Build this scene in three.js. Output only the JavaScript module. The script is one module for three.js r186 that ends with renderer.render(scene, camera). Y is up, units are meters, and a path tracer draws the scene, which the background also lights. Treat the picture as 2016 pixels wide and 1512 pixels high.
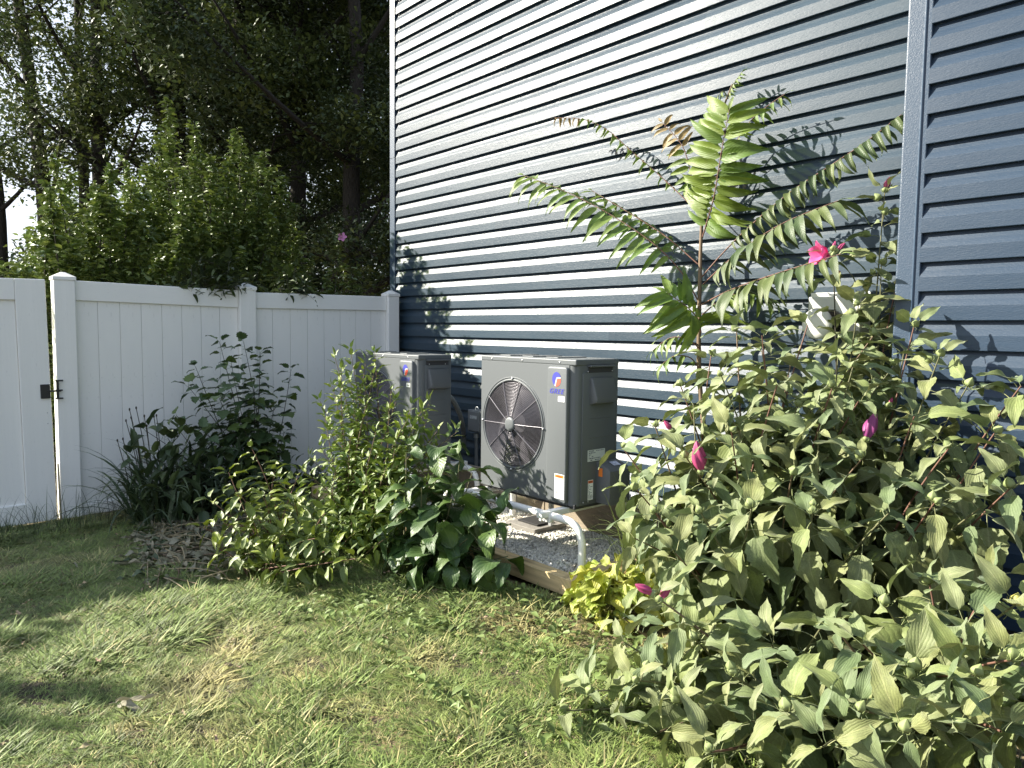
import * as THREE from 'three';
import { mergeGeometries, toCreasedNormals } from 'three/addons/utils/BufferGeometryUtils.js';
import { RoundedBoxGeometry } from 'three/addons/geometries/RoundedBoxGeometry.js';

// ---------------------------------------------------------------- camera, sky, sun, exposure
const V = (x, y, z) => new THREE.Vector3(x, y, z);
const scene = new THREE.Scene();
const CAM = V(6.6, 1.36, 4.15), PITCH = Math.atan(105 / 1450), ROLL = Math.atan(0.0115), YAW = Math.atan2(1273, 1450), FPX = 1450;
const F0 = V(-Math.cos(YAW), 0, -Math.sin(YAW)), R0 = V(Math.sin(YAW), 0, -Math.cos(YAW)), Y1 = V(0, 1, 0);
const FWD = F0.clone().multiplyScalar(Math.cos(PITCH)).addScaledVector(Y1, -Math.sin(PITCH));
const UP1 = Y1.clone().multiplyScalar(Math.cos(PITCH)).addScaledVector(F0, Math.sin(PITCH));
const RGT = R0.clone().multiplyScalar(Math.cos(ROLL)).addScaledVector(UP1, Math.sin(ROLL));
const UPV = UP1.clone().multiplyScalar(Math.cos(ROLL)).addScaledVector(R0, -Math.sin(ROLL));
const camera = new THREE.PerspectiveCamera(2 * Math.atan(756 / FPX) * 180 / Math.PI, 4 / 3, 0.05, 600);
camera.position.copy(CAM); camera.up.copy(UPV); camera.lookAt(CAM.clone().add(FWD));

const SUN_AZ_K = 1.2, SUN_EL = 30 * Math.PI / 180;                        // along-wall over into-wall travel, elevation
const az = Math.atan2(1, SUN_AZ_K);
const SUN = V(-Math.cos(az) * Math.cos(SUN_EL), Math.sin(SUN_EL), Math.sin(az) * Math.cos(SUN_EL));
{ // a hazy bright summer sky: pale towards the horizon, paler round the sun
  const SKY = 0.4, W = 512, H = 256, d = new Float32Array(W * H * 4);
  for (let y = 0; y < H; y++) for (let x = 0; x < W; x++) {
    const up = ((y + 0.5) / H - 0.5) * Math.PI, a = ((x + 0.5) / W - 0.5) * 2 * Math.PI, dx = Math.cos(a) * Math.cos(up), dy = Math.sin(up), dz = Math.sin(a) * Math.cos(up);
    const e = Math.max(0, dy), hz = Math.exp(-e * 3.2), c = dx * SUN.x + dy * SUN.y + dz * SUN.z, glow = 0.55 * Math.exp((c - 1) * 5) + 0.25 * Math.exp((c - 1) * 1.2), o = (y * W + x) * 4;
    const k = dy < 0 ? 0.5 : 1;
    d[o] = (0.29 + 0.68 * hz + glow) * k * SKY; d[o + 1] = (0.42 + 0.6 * hz + 0.95 * glow) * k * SKY; d[o + 2] = (0.67 + 0.43 * hz + 0.88 * glow) * k * SKY; d[o + 3] = 1;
  }
  const t = new THREE.DataTexture(d, W, H, THREE.RGBAFormat, THREE.FloatType); t.mapping = THREE.EquirectangularReflectionMapping; t.magFilter = t.minFilter = THREE.LinearFilter; t.needsUpdate = true;
  scene.background = t; scene.environment = t;
}
const sun = new THREE.DirectionalLight(new THREE.Color(1, 0.94, 0.82), 4.8);
sun.name = 'sun'; sun.position.copy(SUN).multiplyScalar(60); sun.castShadow = true;
sun.shadow.mapSize.set(4096, 4096);
Object.assign(sun.shadow.camera, { left: -16, right: 16, top: 16, bottom: -16, near: 1, far: 160 });
scene.add(sun); scene.add(sun.target);
const renderer = new THREE.WebGLRenderer({ antialias: true });
renderer.toneMapping = THREE.LinearToneMapping; renderer.toneMappingExposure = 3.2;
renderer.shadowMap.enabled = true;

// ---------------------------------------------------------------- helpers
function mulberry(a) { return () => { a |= 0; a = a + 0x6D2B79F5 | 0; let t = Math.imul(a ^ a >>> 15, 1 | a); t = t + Math.imul(t ^ t >>> 7, 61 | t) ^ t; return ((t ^ t >>> 14) >>> 0) / 4294967296; }; }
let rnd = mulberry(7);
const seed = (n) => { rnd = mulberry(n); };
const rr = (a, b) => a + (b - a) * rnd();
const pick = (a) => a[Math.floor(rnd() * a.length)];
const lerp = THREE.MathUtils.lerp, clamp = THREE.MathUtils.clamp, sstep = THREE.MathUtils.smoothstep;
function hash2(x, y, s) { let h = Math.imul(x, 374761393) + Math.imul(y, 668265263) + Math.imul(s, 974634777); h = Math.imul(h ^ h >>> 13, 1274126177); return ((h ^ h >>> 16) >>> 0) / 4294967296; }
function vnoise(x, y, s = 0, px = 0, py = 0) {
  const xi = Math.floor(x), yi = Math.floor(y), fx = x - xi, fy = y - yi, u = fx * fx * (3 - 2 * fx), v = fy * fy * (3 - 2 * fy);
  const w = (a, p) => p ? ((a % p) + p) % p : a;
  const a = hash2(w(xi, px), w(yi, py), s), b = hash2(w(xi + 1, px), w(yi, py), s), c = hash2(w(xi, px), w(yi + 1, py), s), d = hash2(w(xi + 1, px), w(yi + 1, py), s);
  return lerp(lerp(a, b, u), lerp(c, d, u), v);
}
const fbm = (x, y, s, o = 4) => { let r = 0, a = 0.5, t = 0; for (let i = 0; i < o; i++) { r += a * vnoise(x, y, s + i); t += a; a *= 0.5; x *= 2.03; y *= 2.03; } return r / t; };
const ray = (px, py) => FWD.clone().addScaledVector(RGT, (px - 1008) / FPX).addScaledVector(UPV, -(py - 756) / FPX);
const at = (px, py, d) => CAM.clone().addScaledVector(ray(px, py), d);
const onX = (px, py, x) => { const r = ray(px, py); return CAM.clone().addScaledVector(r, (x - CAM.x) / r.x); };
const onZ = (px, py, z) => { const r = ray(px, py); return CAM.clone().addScaledVector(r, (z - CAM.z) / r.z); };
const depthOf = (p) => p.clone().sub(CAM).dot(FWD);

const used = new Map();
function numbered(n) { const k = used.get(n) ?? 0; used.set(n, k + 1); return k ? n + '_' + String(k).padStart(3, '0') : n; }
function tag(o, label, category, group, kind) {
  if (label) o.userData.label = label; if (category) o.userData.category = category;
  if (group) o.userData.group = group; if (kind) o.userData.kind = kind; return o;
}
function thing(name, label, category, pos, group) {
  const g = new THREE.Group(); g.name = numbered(name); if (pos) g.position.copy(pos); scene.add(g);
  return tag(g, label, category, group);
}
function part(name, geo, mat, parent, kind) {
  const m = new THREE.Mesh(Array.isArray(geo) ? mergeGeometries(geo.map(flat)) : geo, mat);
  m.name = parent === scene ? numbered(name) : name; m.castShadow = m.receiveShadow = true;
  if (kind) m.userData.kind = kind; parent.add(m); return m;
}
const flat = (g) => { let h = g.index ? g.toNonIndexed() : g; for (const k of Object.keys(h.attributes)) if (!['position', 'normal', 'uv'].includes(k)) h.deleteAttribute(k); return h; };
const box = (w, h, d, x = 0, y = 0, z = 0) => new THREE.BoxGeometry(w, h, d).translate(x, y, z);
const rbox = (w, h, d, r, x = 0, y = 0, z = 0) => new RoundedBoxGeometry(w, h, d, 2, r).translate(x, y, z);
function fix2D(g, sx = 1, sy = 1) { const uv = g.attributes.uv; for (let i = 0; i < uv.count; i++) uv.setXY(i, uv.getX(i) * sx, uv.getY(i) * sy); return g; }

// a tube whose radius tapers along its points
function taper(pts, r0, r1, n = 10, k = 5, uvl = 1) {
  const c = new THREE.CatmullRomCurve3(pts), P = [], N = [], UV = [], I = [];
  const fr = c.computeFrenetFrames(n, false);
  for (let i = 0; i <= n; i++) {
    const t = i / n, p = c.getPoint(t), r = lerp(r0, r1, t);
    for (let j = 0; j <= k; j++) {
      const a = j / k * Math.PI * 2, nx = fr.normals[i].clone().multiplyScalar(Math.cos(a)).addScaledVector(fr.binormals[i], Math.sin(a));
      P.push(p.x + nx.x * r, p.y + nx.y * r, p.z + nx.z * r); N.push(nx.x, nx.y, nx.z); UV.push(j / k, t * uvl);
      if (i < n && j < k) { const q = i * (k + 1) + j; I.push(q, q + 1, q + k + 1, q + 1, q + k + 2, q + k + 1); }
    }
  }
  const g = new THREE.BufferGeometry();
  g.setAttribute('position', new THREE.Float32BufferAttribute(P, 3)); g.setAttribute('normal', new THREE.Float32BufferAttribute(N, 3)); g.setAttribute('uv', new THREE.Float32BufferAttribute(UV, 2)); g.setIndex(I);
  return g;
}
const curvePts = (a, b, lift, side = 0, n = 6) => {                      // a stem that starts upright and leans over to b
  const mid = a.clone().lerp(b, 0.45); mid.y = lerp(a.y, b.y, 0.45 + lift);
  const q = new THREE.QuadraticBezierCurve3(a, mid.add(V(rr(-1, 1) * side, 0, rr(-1, 1) * side)), b); return q.getPoints(n);
};

// ---------------------------------------------------------------- textures
function dataTex(w, h, fn, srgb = false, rep) {
  const d = new Uint8Array(w * h * 4);
  for (let y = 0; y < h; y++) for (let x = 0; x < w; x++) { const c = fn(x / w, y / h, x, y), o = (y * w + x) * 4; d[o] = clamp(c[0], 0, 1) * 255; d[o + 1] = clamp(c[1], 0, 1) * 255; d[o + 2] = clamp(c[2], 0, 1) * 255; d[o + 3] = 255; }
  const t = new THREE.DataTexture(d, w, h); t.wrapS = t.wrapT = THREE.RepeatWrapping; t.magFilter = t.minFilter = THREE.LinearFilter;
  if (srgb) t.colorSpace = THREE.SRGBColorSpace; if (rep) t.repeat.set(rep[0], rep[1]); t.needsUpdate = true; return t;
}
const tnoise = (u, v, fx, fy, s) => vnoise(u * fx, v * fy, s, fx, fy);
const grey = (x) => [x, x, x];
function canvasTex(w, h, draw) {
  const c = document.createElement('canvas'); c.width = w; c.height = h; const g = c.getContext('2d'); draw(g, w, h);
  const t = new THREE.CanvasTexture(c); t.colorSpace = THREE.SRGBColorSpace; return t;
}
// vinyl siding emboss: fine grain running along the boards, a little uneven (1 repeat = 0.5 m x 0.25 m)
const sidingBump = dataTex(512, 512, (u, v) => grey(0.5 * tnoise(u, v, 40, 170, 1) + 0.3 * tnoise(u, v, 95, 230, 2) + 0.2 * tnoise(u, v, 14, 60, 3)), false, [2, 4]);
const sidingTone = dataTex(256, 256, (u, v) => grey(0.86 + 0.14 * (0.5 * tnoise(u, v, 6, 40, 11) + 0.5 * tnoise(u, v, 3, 7, 12))), false, [0.7, 2]);
const sidingRough = dataTex(256, 256, (u, v) => grey(0.78 + 0.22 * (0.5 * tnoise(u, v, 30, 90, 21) + 0.5 * tnoise(u, v, 4, 5, 22))), false, [1, 2]);
const fineBump = dataTex(256, 256, (u, v) => grey(0.6 * tnoise(u, v, 90, 90, 31) + 0.4 * tnoise(u, v, 40, 40, 32)), false, [6, 6]);
const vinylTone = dataTex(256, 256, (u, v) => { const n = 0.5 * tnoise(u, v, 5, 3, 41) + 0.3 * tnoise(u, v, 17, 9, 42) + 0.2 * tnoise(u, v, 60, 30, 43), d = sstep(tnoise(u, v, 90, 90, 44), 0.9, 0.98) * 0.12; const al = sstep(tnoise(u, v, 3, 2, 45) * 0.7 + tnoise(u, v, 24, 3, 46) * 0.3, 0.6, 0.85) * 0.1; return [0.97 - 0.06 * n - d - al, 0.97 - 0.055 * n - d - al * 0.75, 0.965 - 0.06 * n - d - al * 1.25]; }, false, [0.8, 0.6]);
const woodTone = dataTex(512, 256, (u, v) => {
  const w = v + 0.035 * tnoise(u, v, 3, 5, 51), rings = Math.abs(((w * 9 + 0.9 * tnoise(u, w, 2, 6, 52)) % 1) - 0.5) * 2, f = tnoise(u, v, 16, 180, 53);
  const kn = Math.exp(-((u - 0.62) ** 2 * 900 + (v - 0.4) ** 2 * 90)), t = 0.62 + 0.22 * rings + 0.16 * f - 0.4 * kn; return [0.52 * t, 0.405 * t, 0.235 * t];
});
const woodBump = dataTex(256, 256, (u, v) => grey(0.7 * tnoise(u, v, 8, 120, 61) + 0.3 * tnoise(u, v, 4, 24, 62)));
const soilTone = dataTex(1024, 1024, (u, v) => {
  const a = tnoise(u, v, 6, 6, 71), b = tnoise(u, v, 40, 40, 72), c = tnoise(u, v, 160, 160, 73), s = tnoise(u, v, 300, 60, 74), k = 0.45 * a + 0.25 * b + 0.3 * c;
  const straw = sstep(0.5 * a + 0.5 * s, 0.5, 0.72); return [lerp(0.04, 0.15, straw) * (0.5 + k), lerp(0.033, 0.115, straw) * (0.5 + k), lerp(0.02, 0.055, straw) * (0.5 + k)];
});
const soilBump = dataTex(512, 512, (u, v) => grey(0.4 * tnoise(u, v, 20, 20, 81) + 0.35 * tnoise(u, v, 70, 70, 82) + 0.25 * tnoise(u, v, 200, 200, 83)));
const stoneTone = dataTex(256, 256, (u, v) => { const n = 0.4 * tnoise(u, v, 6, 6, 91) + 0.3 * tnoise(u, v, 30, 30, 92) + 0.3 * tnoise(u, v, 110, 110, 93); return [0.22 + 0.16 * n, 0.2 + 0.15 * n, 0.17 + 0.13 * n]; });
const barkTone = dataTex(256, 256, (u, v) => { const n = 0.6 * tnoise(u, v, 26, 5, 101) + 0.4 * tnoise(u, v, 60, 20, 102); return [0.016 + 0.035 * n, 0.014 + 0.029 * n, 0.011 + 0.022 * n]; }, false, [2, 3]);
const barkBump = dataTex(256, 256, (u, v) => grey(0.6 * tnoise(u, v, 26, 5, 101) + 0.4 * tnoise(u, v, 60, 20, 102)), false, [2, 3]);

// leaf blade with midrib and side veins; the base colour is the leaf's own, veins a little paler
function leafTex(base, vein, nv, bend, sd, blot = 0.22, vk) {
  const W = 128, H = 256;
  const f = (u, v) => {
    const x = Math.abs(u - 0.5) * 2, w = v * nv - x * bend * nv, fr = Math.abs(w - Math.round(w));
    const side = (1 - sstep(fr * 2 / nv * 30, 0.12, 0.5)) * (1 - x * 0.5) * 0.55, mid = 1 - sstep(x, 0.02, 0.07), small = tnoise(u, v, 40, 70, sd);
    return [Math.max(mid, side), small, tnoise(u, v, 4, 6, sd + 1), fr * 2];
  };
  const map = dataTex(W, H, (u, v) => { const [k, s, b] = f(u, v), t = 1 - blot * 0.5 + blot * (0.5 * s + 0.5 * b - 0.25); return [0, 1, 2].map((i) => lerp(base[i], vein[i], k * (vk ?? 0.6)) * t); });
  const bump = dataTex(W, H, (u, v) => { const [k, s, b, q] = f(u, v); return grey(0.25 * s + 0.55 * Math.sin(clamp(q, 0, 1) * Math.PI / 2) * 0.8 + 0.1 - 0.15 * k); });
  return { map, bump };
}
// ---------------------------------------------------------------- materials
const std = (o) => new THREE.MeshStandardMaterial(o), phy = (o) => new THREE.MeshPhysicalMaterial(o);
const col = (r, g, b) => new THREE.Color().setRGB(r, g, b);
const M = {
  siding: phy({ color: col(0.027, 0.049, 0.07), specularIntensity: 0.68, map: sidingTone, roughness: 0.45, roughnessMap: sidingRough, bumpMap: sidingBump, bumpScale: 0.0006 }),
  sidingB: phy({ color: col(0.023, 0.043, 0.072), specularIntensity: 0.68, map: sidingTone, roughness: 0.45, roughnessMap: sidingRough, bumpMap: sidingBump, bumpScale: 0.0006 }),
  trim: std({ color: col(0.03, 0.054, 0.088), roughness: 0.42, bumpMap: fineBump, bumpScale: 0.0008 }),
  sheath: std({ color: col(0.02, 0.022, 0.025), roughness: 0.9 }),
  concrete: std({ color: col(1, 1, 1), map: stoneTone, roughness: 0.95, bumpMap: soilBump, bumpScale: 0.003 }),
  vinyl: std({ color: col(0.87, 0.865, 0.825), map: vinylTone, roughness: 0.42 }),
  black: std({ color: col(0.012, 0.012, 0.014), roughness: 0.45 }),
  ac: std({ color: col(0.112, 0.122, 0.126), roughness: 0.46, bumpMap: fineBump, bumpScale: 0.00025 }),
  acDark: std({ color: col(0.04, 0.04, 0.044), roughness: 0.6 }),
  acPlastic: std({ color: col(0.11, 0.116, 0.118), roughness: 0.5, bumpMap: fineBump, bumpScale: 0.0003 }),
  coil: std({ color: col(0.045, 0.035, 0.05), roughness: 0.5, metalness: 0.4 }),
  wire: std({ color: col(0.19, 0.18, 0.2), roughness: 0.32, metalness: 0.25 }),
  fan: std({ color: col(0.045, 0.042, 0.05), roughness: 0.7 }),
  screw: std({ color: col(0.5, 0.5, 0.5), roughness: 0.35, metalness: 0.8 }),
  whitePaint: std({ color: col(0.84, 0.83, 0.8), roughness: 0.4 }),
  ventWhite: std({ color: col(0.6, 0.6, 0.56), roughness: 0.5 }),
  galv: std({ color: col(0.45, 0.47, 0.48), roughness: 0.45, metalness: 0.5 }),
  rubber: std({ color: col(0.02, 0.02, 0.02), roughness: 0.8 }),
  paver: std({ color: col(0.75, 0.77, 0.8), map: stoneTone, roughness: 0.95, bumpMap: soilBump, bumpScale: 0.002 }),
  timber: std({ color: col(1.45, 1.42, 1.3), map: woodTone, roughness: 0.8, bumpMap: woodBump, bumpScale: 0.0015 }),
  timberEnd: std({ color: col(0.42, 0.36, 0.24), roughness: 0.9, bumpMap: fineBump, bumpScale: 0.002 }),
  board: std({ color: col(0.82, 0.74, 0.62), map: stoneTone, roughness: 0.9, bumpMap: woodBump, bumpScale: 0.001 }),
  conduit: std({ color: col(0.2, 0.21, 0.21), roughness: 0.5 }),
  soil: std({ color: col(1, 1, 1), map: soilTone, roughness: 1, bumpMap: soilBump, bumpScale: 0.02 }),
  gravelBase: std({ color: col(1.1, 1.1, 1.1), map: stoneTone, roughness: 1, bumpMap: soilBump, bumpScale: 0.012 }),
  gravel: std({ color: col(0.76, 0.75, 0.71), roughness: 0.9 }),
  bark: std({ color: col(1, 1, 1), map: barkTone, roughness: 0.95, bumpMap: barkBump, bumpScale: 0.02 }),
  stemGreen: std({ color: col(0.13, 0.13, 0.06), roughness: 0.7 }),
  stemBrown: std({ color: col(0.16, 0.11, 0.065), roughness: 0.75 }),
  stemRed: std({ color: col(0.16, 0.08, 0.055), roughness: 0.7 }),
  stemDark: std({ color: col(0.045, 0.04, 0.025), roughness: 0.85 }),
  straw: std({ color: col(0.32, 0.26, 0.15), roughness: 0.85, side: THREE.DoubleSide }),
  bud: std({ color: col(0.19, 0.23, 0.085), roughness: 0.65 }),
  budYellow: std({ color: col(0.36, 0.33, 0.08), roughness: 0.65 }),
  pinkBud: phy({ color: col(0.33, 0.04, 0.125), roughness: 0.55, sheen: 0.4, sheenColor: col(0.8, 0.3, 0.5), sheenRoughness: 0.5 }),
  purpleBud: phy({ color: col(0.2, 0.03, 0.13), roughness: 0.55, sheen: 0.4, sheenColor: col(0.6, 0.3, 0.5), sheenRoughness: 0.5 }),
  pinkPetal: phy({ color: col(0.8, 0.12, 0.36), roughness: 0.6, transmission: 0.3, thickness: 0, side: THREE.DoubleSide }),
  palePetal: phy({ color: col(0.66, 0.25, 0.5), roughness: 0.6, transmission: 0.3, thickness: 0, side: THREE.DoubleSide }),
};
function leafMats(base, vein, tints, { nv = 7, bend = 0.35, sd = 200, rough = 0.62, trans = 0.32, bump = 0.0012, blot, vk } = {}) {
  const t = leafTex(base, vein, nv, bend, sd, blot, vk);
  return tints.map((c) => phy({ color: col(...c), map: t.map, bumpMap: t.bump, bumpScale: bump, roughness: rough, transmission: trans, thickness: 0, side: THREE.DoubleSide, specularIntensity: 0.8 }));
}
M.sidings = [[1, 1, 1], [0.9, 0.92, 0.94], [1.1, 1.08, 1.06]].map((c) => { const m = M.siding.clone(); m.color.multiply(col(...c)); return m; });
const L = {
  hib: leafMats([0.215, 0.25, 0.1], [0.31, 0.335, 0.155], [[1, 1, 1], [0.88, 0.96, 0.92], [1.1, 1.05, 0.9], [0.66, 0.8, 0.76], [1.0, 1.06, 0.8]], { nv: 4, bend: 1.0, sd: 210, rough: 0.66, trans: 0.32, bump: 0.0013, blot: 0.6, vk: 1 }),
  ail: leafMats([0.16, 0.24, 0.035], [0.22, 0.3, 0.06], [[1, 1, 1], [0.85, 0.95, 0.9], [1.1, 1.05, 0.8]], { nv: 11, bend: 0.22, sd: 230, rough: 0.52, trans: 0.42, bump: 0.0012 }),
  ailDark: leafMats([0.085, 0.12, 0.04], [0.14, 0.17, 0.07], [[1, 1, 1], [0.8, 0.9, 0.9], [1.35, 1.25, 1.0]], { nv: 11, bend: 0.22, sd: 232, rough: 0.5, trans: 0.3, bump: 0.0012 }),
  ailRed: leafMats([0.27, 0.19, 0.06], [0.36, 0.22, 0.08], [[1, 1, 1]], { nv: 11, bend: 0.22, sd: 231, rough: 0.5, trans: 0.4 }),
  hyd: leafMats([0.065, 0.12, 0.03], [0.12, 0.18, 0.06], [[1, 1, 1], [0.8, 0.9, 0.9], [1.25, 1.2, 0.8]], { nv: 6, bend: 0.5, sd: 240, rough: 0.45, trans: 0.32, bump: 0.002 }),
  ros: leafMats([0.21, 0.29, 0.055], [0.26, 0.33, 0.08], [[1, 1, 1], [0.75, 0.85, 0.8], [1.45, 1.35, 0.85]], { nv: 5, bend: 0.6, sd: 250, rough: 0.5, trans: 0.42 }),
  sap: leafMats([0.075, 0.125, 0.042], [0.11, 0.16, 0.06], [[1, 1, 1], [0.75, 0.85, 0.85], [1.4, 1.3, 0.8]], { nv: 5, bend: 0.6, sd: 255, rough: 0.55, trans: 0.3 }),
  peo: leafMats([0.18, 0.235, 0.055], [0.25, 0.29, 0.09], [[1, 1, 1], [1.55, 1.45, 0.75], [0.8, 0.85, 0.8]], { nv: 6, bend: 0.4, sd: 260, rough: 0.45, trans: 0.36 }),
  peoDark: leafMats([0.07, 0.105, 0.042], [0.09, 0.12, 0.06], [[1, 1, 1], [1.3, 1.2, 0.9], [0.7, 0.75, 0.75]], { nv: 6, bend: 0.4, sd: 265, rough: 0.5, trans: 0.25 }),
  lime: leafMats([0.4, 0.44, 0.07], [0.52, 0.54, 0.13], [[1, 1, 1], [0.85, 0.95, 0.8], [1.1, 1.0, 0.9]], { nv: 4, bend: 0.7, sd: 270, rough: 0.5, trans: 0.4, bump: 0.003 }),
  vine: leafMats([0.05, 0.075, 0.025], [0.08, 0.11, 0.04], [[1, 1, 1], [1.5, 1.5, 0.9]], { nv: 5, bend: 0.6, sd: 280, rough: 0.5, trans: 0.3 }),
  far: leafMats([0.2, 0.27, 0.07], [0.26, 0.33, 0.1], [[1, 1, 1], [0.65, 0.75, 0.7], [1.3, 1.2, 0.9]], { nv: 5, bend: 0.6, sd: 251, rough: 0.4, trans: 0.55 }),
  dead: leafMats([0.26, 0.245, 0.17], [0.34, 0.32, 0.23], [[1, 1, 1], [0.75, 0.78, 0.7], [1.2, 1.15, 1.1]], { nv: 5, bend: 0.4, sd: 290, rough: 0.85, trans: 0.15 }),
};
const foliage = (r, g, b, trans = 0.35, rough = 0.55) => phy({ color: col(r, g, b), roughness: rough, transmission: trans, thickness: 0, side: THREE.DoubleSide, specularIntensity: 0.7 });

// ---------------------------------------------------------------- leaf blades
function leafGeo({ n = 9, m = 2, w = 0.5, a = 0.62, b = 0.85, teeth = 0, nt = 9, droop = 0.6, fold = 0.25, wave = 0.02, lobe = 0, heart = 0, stalk = 0.3, stalkR = 0.008, twist = 0, sd = 1 }) {
  const P = [], UV = [], I = [], r = mulberry(sd * 977 + 13), ph = r() * 6.28;
  let zc = 0, yc = 0;
  for (let i = 0; i <= n; i++) {
    const t = i / n, th = droop * (t * t * 0.5 + t * 0.5), dz = Math.cos(th) / n, dy = -Math.sin(th) / n;
    if (i) { zc += dz; yc += dy; }
    let hw = w * 0.5 * Math.pow(Math.max(0, Math.sin(Math.PI * Math.pow(Math.min(t, 1), a))), b) * (1 - 0.25 * t * t);
    if (lobe) hw *= 1 + lobe * Math.exp(-(((t - 0.42) / 0.09) ** 2));
    if (teeth && i > 0 && i < n) hw *= 1 + teeth * ((i % 2) ? 1 : -1) * (0.6 + 0.8 * r());
    if (i === 0) hw = heart ? w * 0.3 : 0.006; if (i === n) hw = 0.002;
    const tw = twist * (t - 0.3), off = (wave * 0.6) * Math.sin(t * 7 + ph);
    for (let j = -m; j <= m; j++) {
      const u = j / m, s = Math.sign(u), au = Math.abs(u);
      let x = u * hw, h = au * hw * Math.sin(fold) * 1.0 + wave * au * au * Math.sin(t * 11 + ph + s * 1.3) + off;
      x *= Math.cos(fold);
      const zb = heart ? -heart * au * Math.exp(-t * 9) : 0;
      const xr = x * Math.cos(tw) - h * Math.sin(tw), hr = x * Math.sin(tw) + h * Math.cos(tw);
      P.push(xr, yc + hr * Math.cos(th), zc + hr * Math.sin(th) + zb); UV.push(0.5 + u * 0.5 * Math.min(1, 0.35 + hw / (w * 0.5)), t);
    }
  }
  const k = 2 * m + 1;
  for (let i = 0; i < n; i++) for (let j = 0; j < k - 1; j++) { const q = i * k + j; I.push(q, q + k, q + 1, q + 1, q + k, q + k + 1); }
  if (stalk) {                                                            // the leaf stalk, three-sided
    const q0 = P.length / 3, st = 3;
    for (let i = 0; i <= st; i++) { const t = i / st, z = -stalk * (1 - t), y = -stalk * 0.25 * (1 - t) * (1 - t); for (let j = 0; j < 3; j++) { const an = j / 3 * 6.283; P.push(Math.cos(an) * stalkR, y + Math.sin(an) * stalkR, z); UV.push(0.5, 0.02); } }
    for (let i = 0; i < st; i++) for (let j = 0; j < 3; j++) { const x0 = q0 + i * 3 + j, x1 = q0 + i * 3 + (j + 1) % 3; I.push(x0, x1, x0 + 3, x1, x1 + 3, x0 + 3); }
  }
  const g = new THREE.BufferGeometry();
  g.setAttribute('position', new THREE.Float32BufferAttribute(P, 3)); g.setAttribute('uv', new THREE.Float32BufferAttribute(UV, 2)); g.setIndex(I); g.computeVertexNormals();
  return g;
}
const mx = new THREE.Matrix4(), _x = V(), _y = V(), _z = V();
function place(p, dir, up, s, sw = s) {                                   // leaf matrix: grows along dir, upper face towards up
  _z.copy(dir).normalize(); _x.copy(up).cross(_z); if (_x.lengthSq() < 1e-6) _x.set(1, 0, 0); _x.normalize(); _y.copy(_z).cross(_x);
  return new THREE.Matrix4().makeBasis(_x.clone().multiplyScalar(sw), _y.clone().multiplyScalar(s), _z.clone().multiplyScalar(s)).setPosition(p);
}
// the leaves of one plant: the biggest and nearest as single meshes, the rest joined as instances
function leaves(plant, list, name = 'leaf', max = 300) {
  const o = plant.position, c = V();
  for (const l of list) { c.setFromMatrixPosition(l.M); const s = l.s / Math.max(0.3, depthOf(c)); l.rank = s; }
  list.sort((p, q) => q.rank - p.rank);
  const rest = new Map();
  list.forEach((l, i) => {
    l.M.elements[12] -= o.x; l.M.elements[13] -= o.y; l.M.elements[14] -= o.z;
    if (i < max) { const m = part(name, l.g, l.m, plant); l.M.decompose(m.position, m.quaternion, m.scale); return; }
    const k = l.g.uuid + l.m.uuid; if (!rest.has(k)) rest.set(k, []); rest.get(k).push(l);
  });
  for (const a of rest.values()) {
    const im = new THREE.InstancedMesh(a[0].g, a[0].m, a.length); a.forEach((l, i) => im.setMatrixAt(i, l.M));
    im.name = 'foliage'; im.userData.kind = 'stuff'; im.castShadow = im.receiveShadow = true; plant.add(im);
  }
}
const SUNUP = SUN.clone().multiplyScalar(0.55).add(V(0, 0.75, 0)).normalize();
const jit = (k) => V(rr(-k, k), rr(-k, k), rr(-k, k));
const GOLD = 2.39996;
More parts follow.
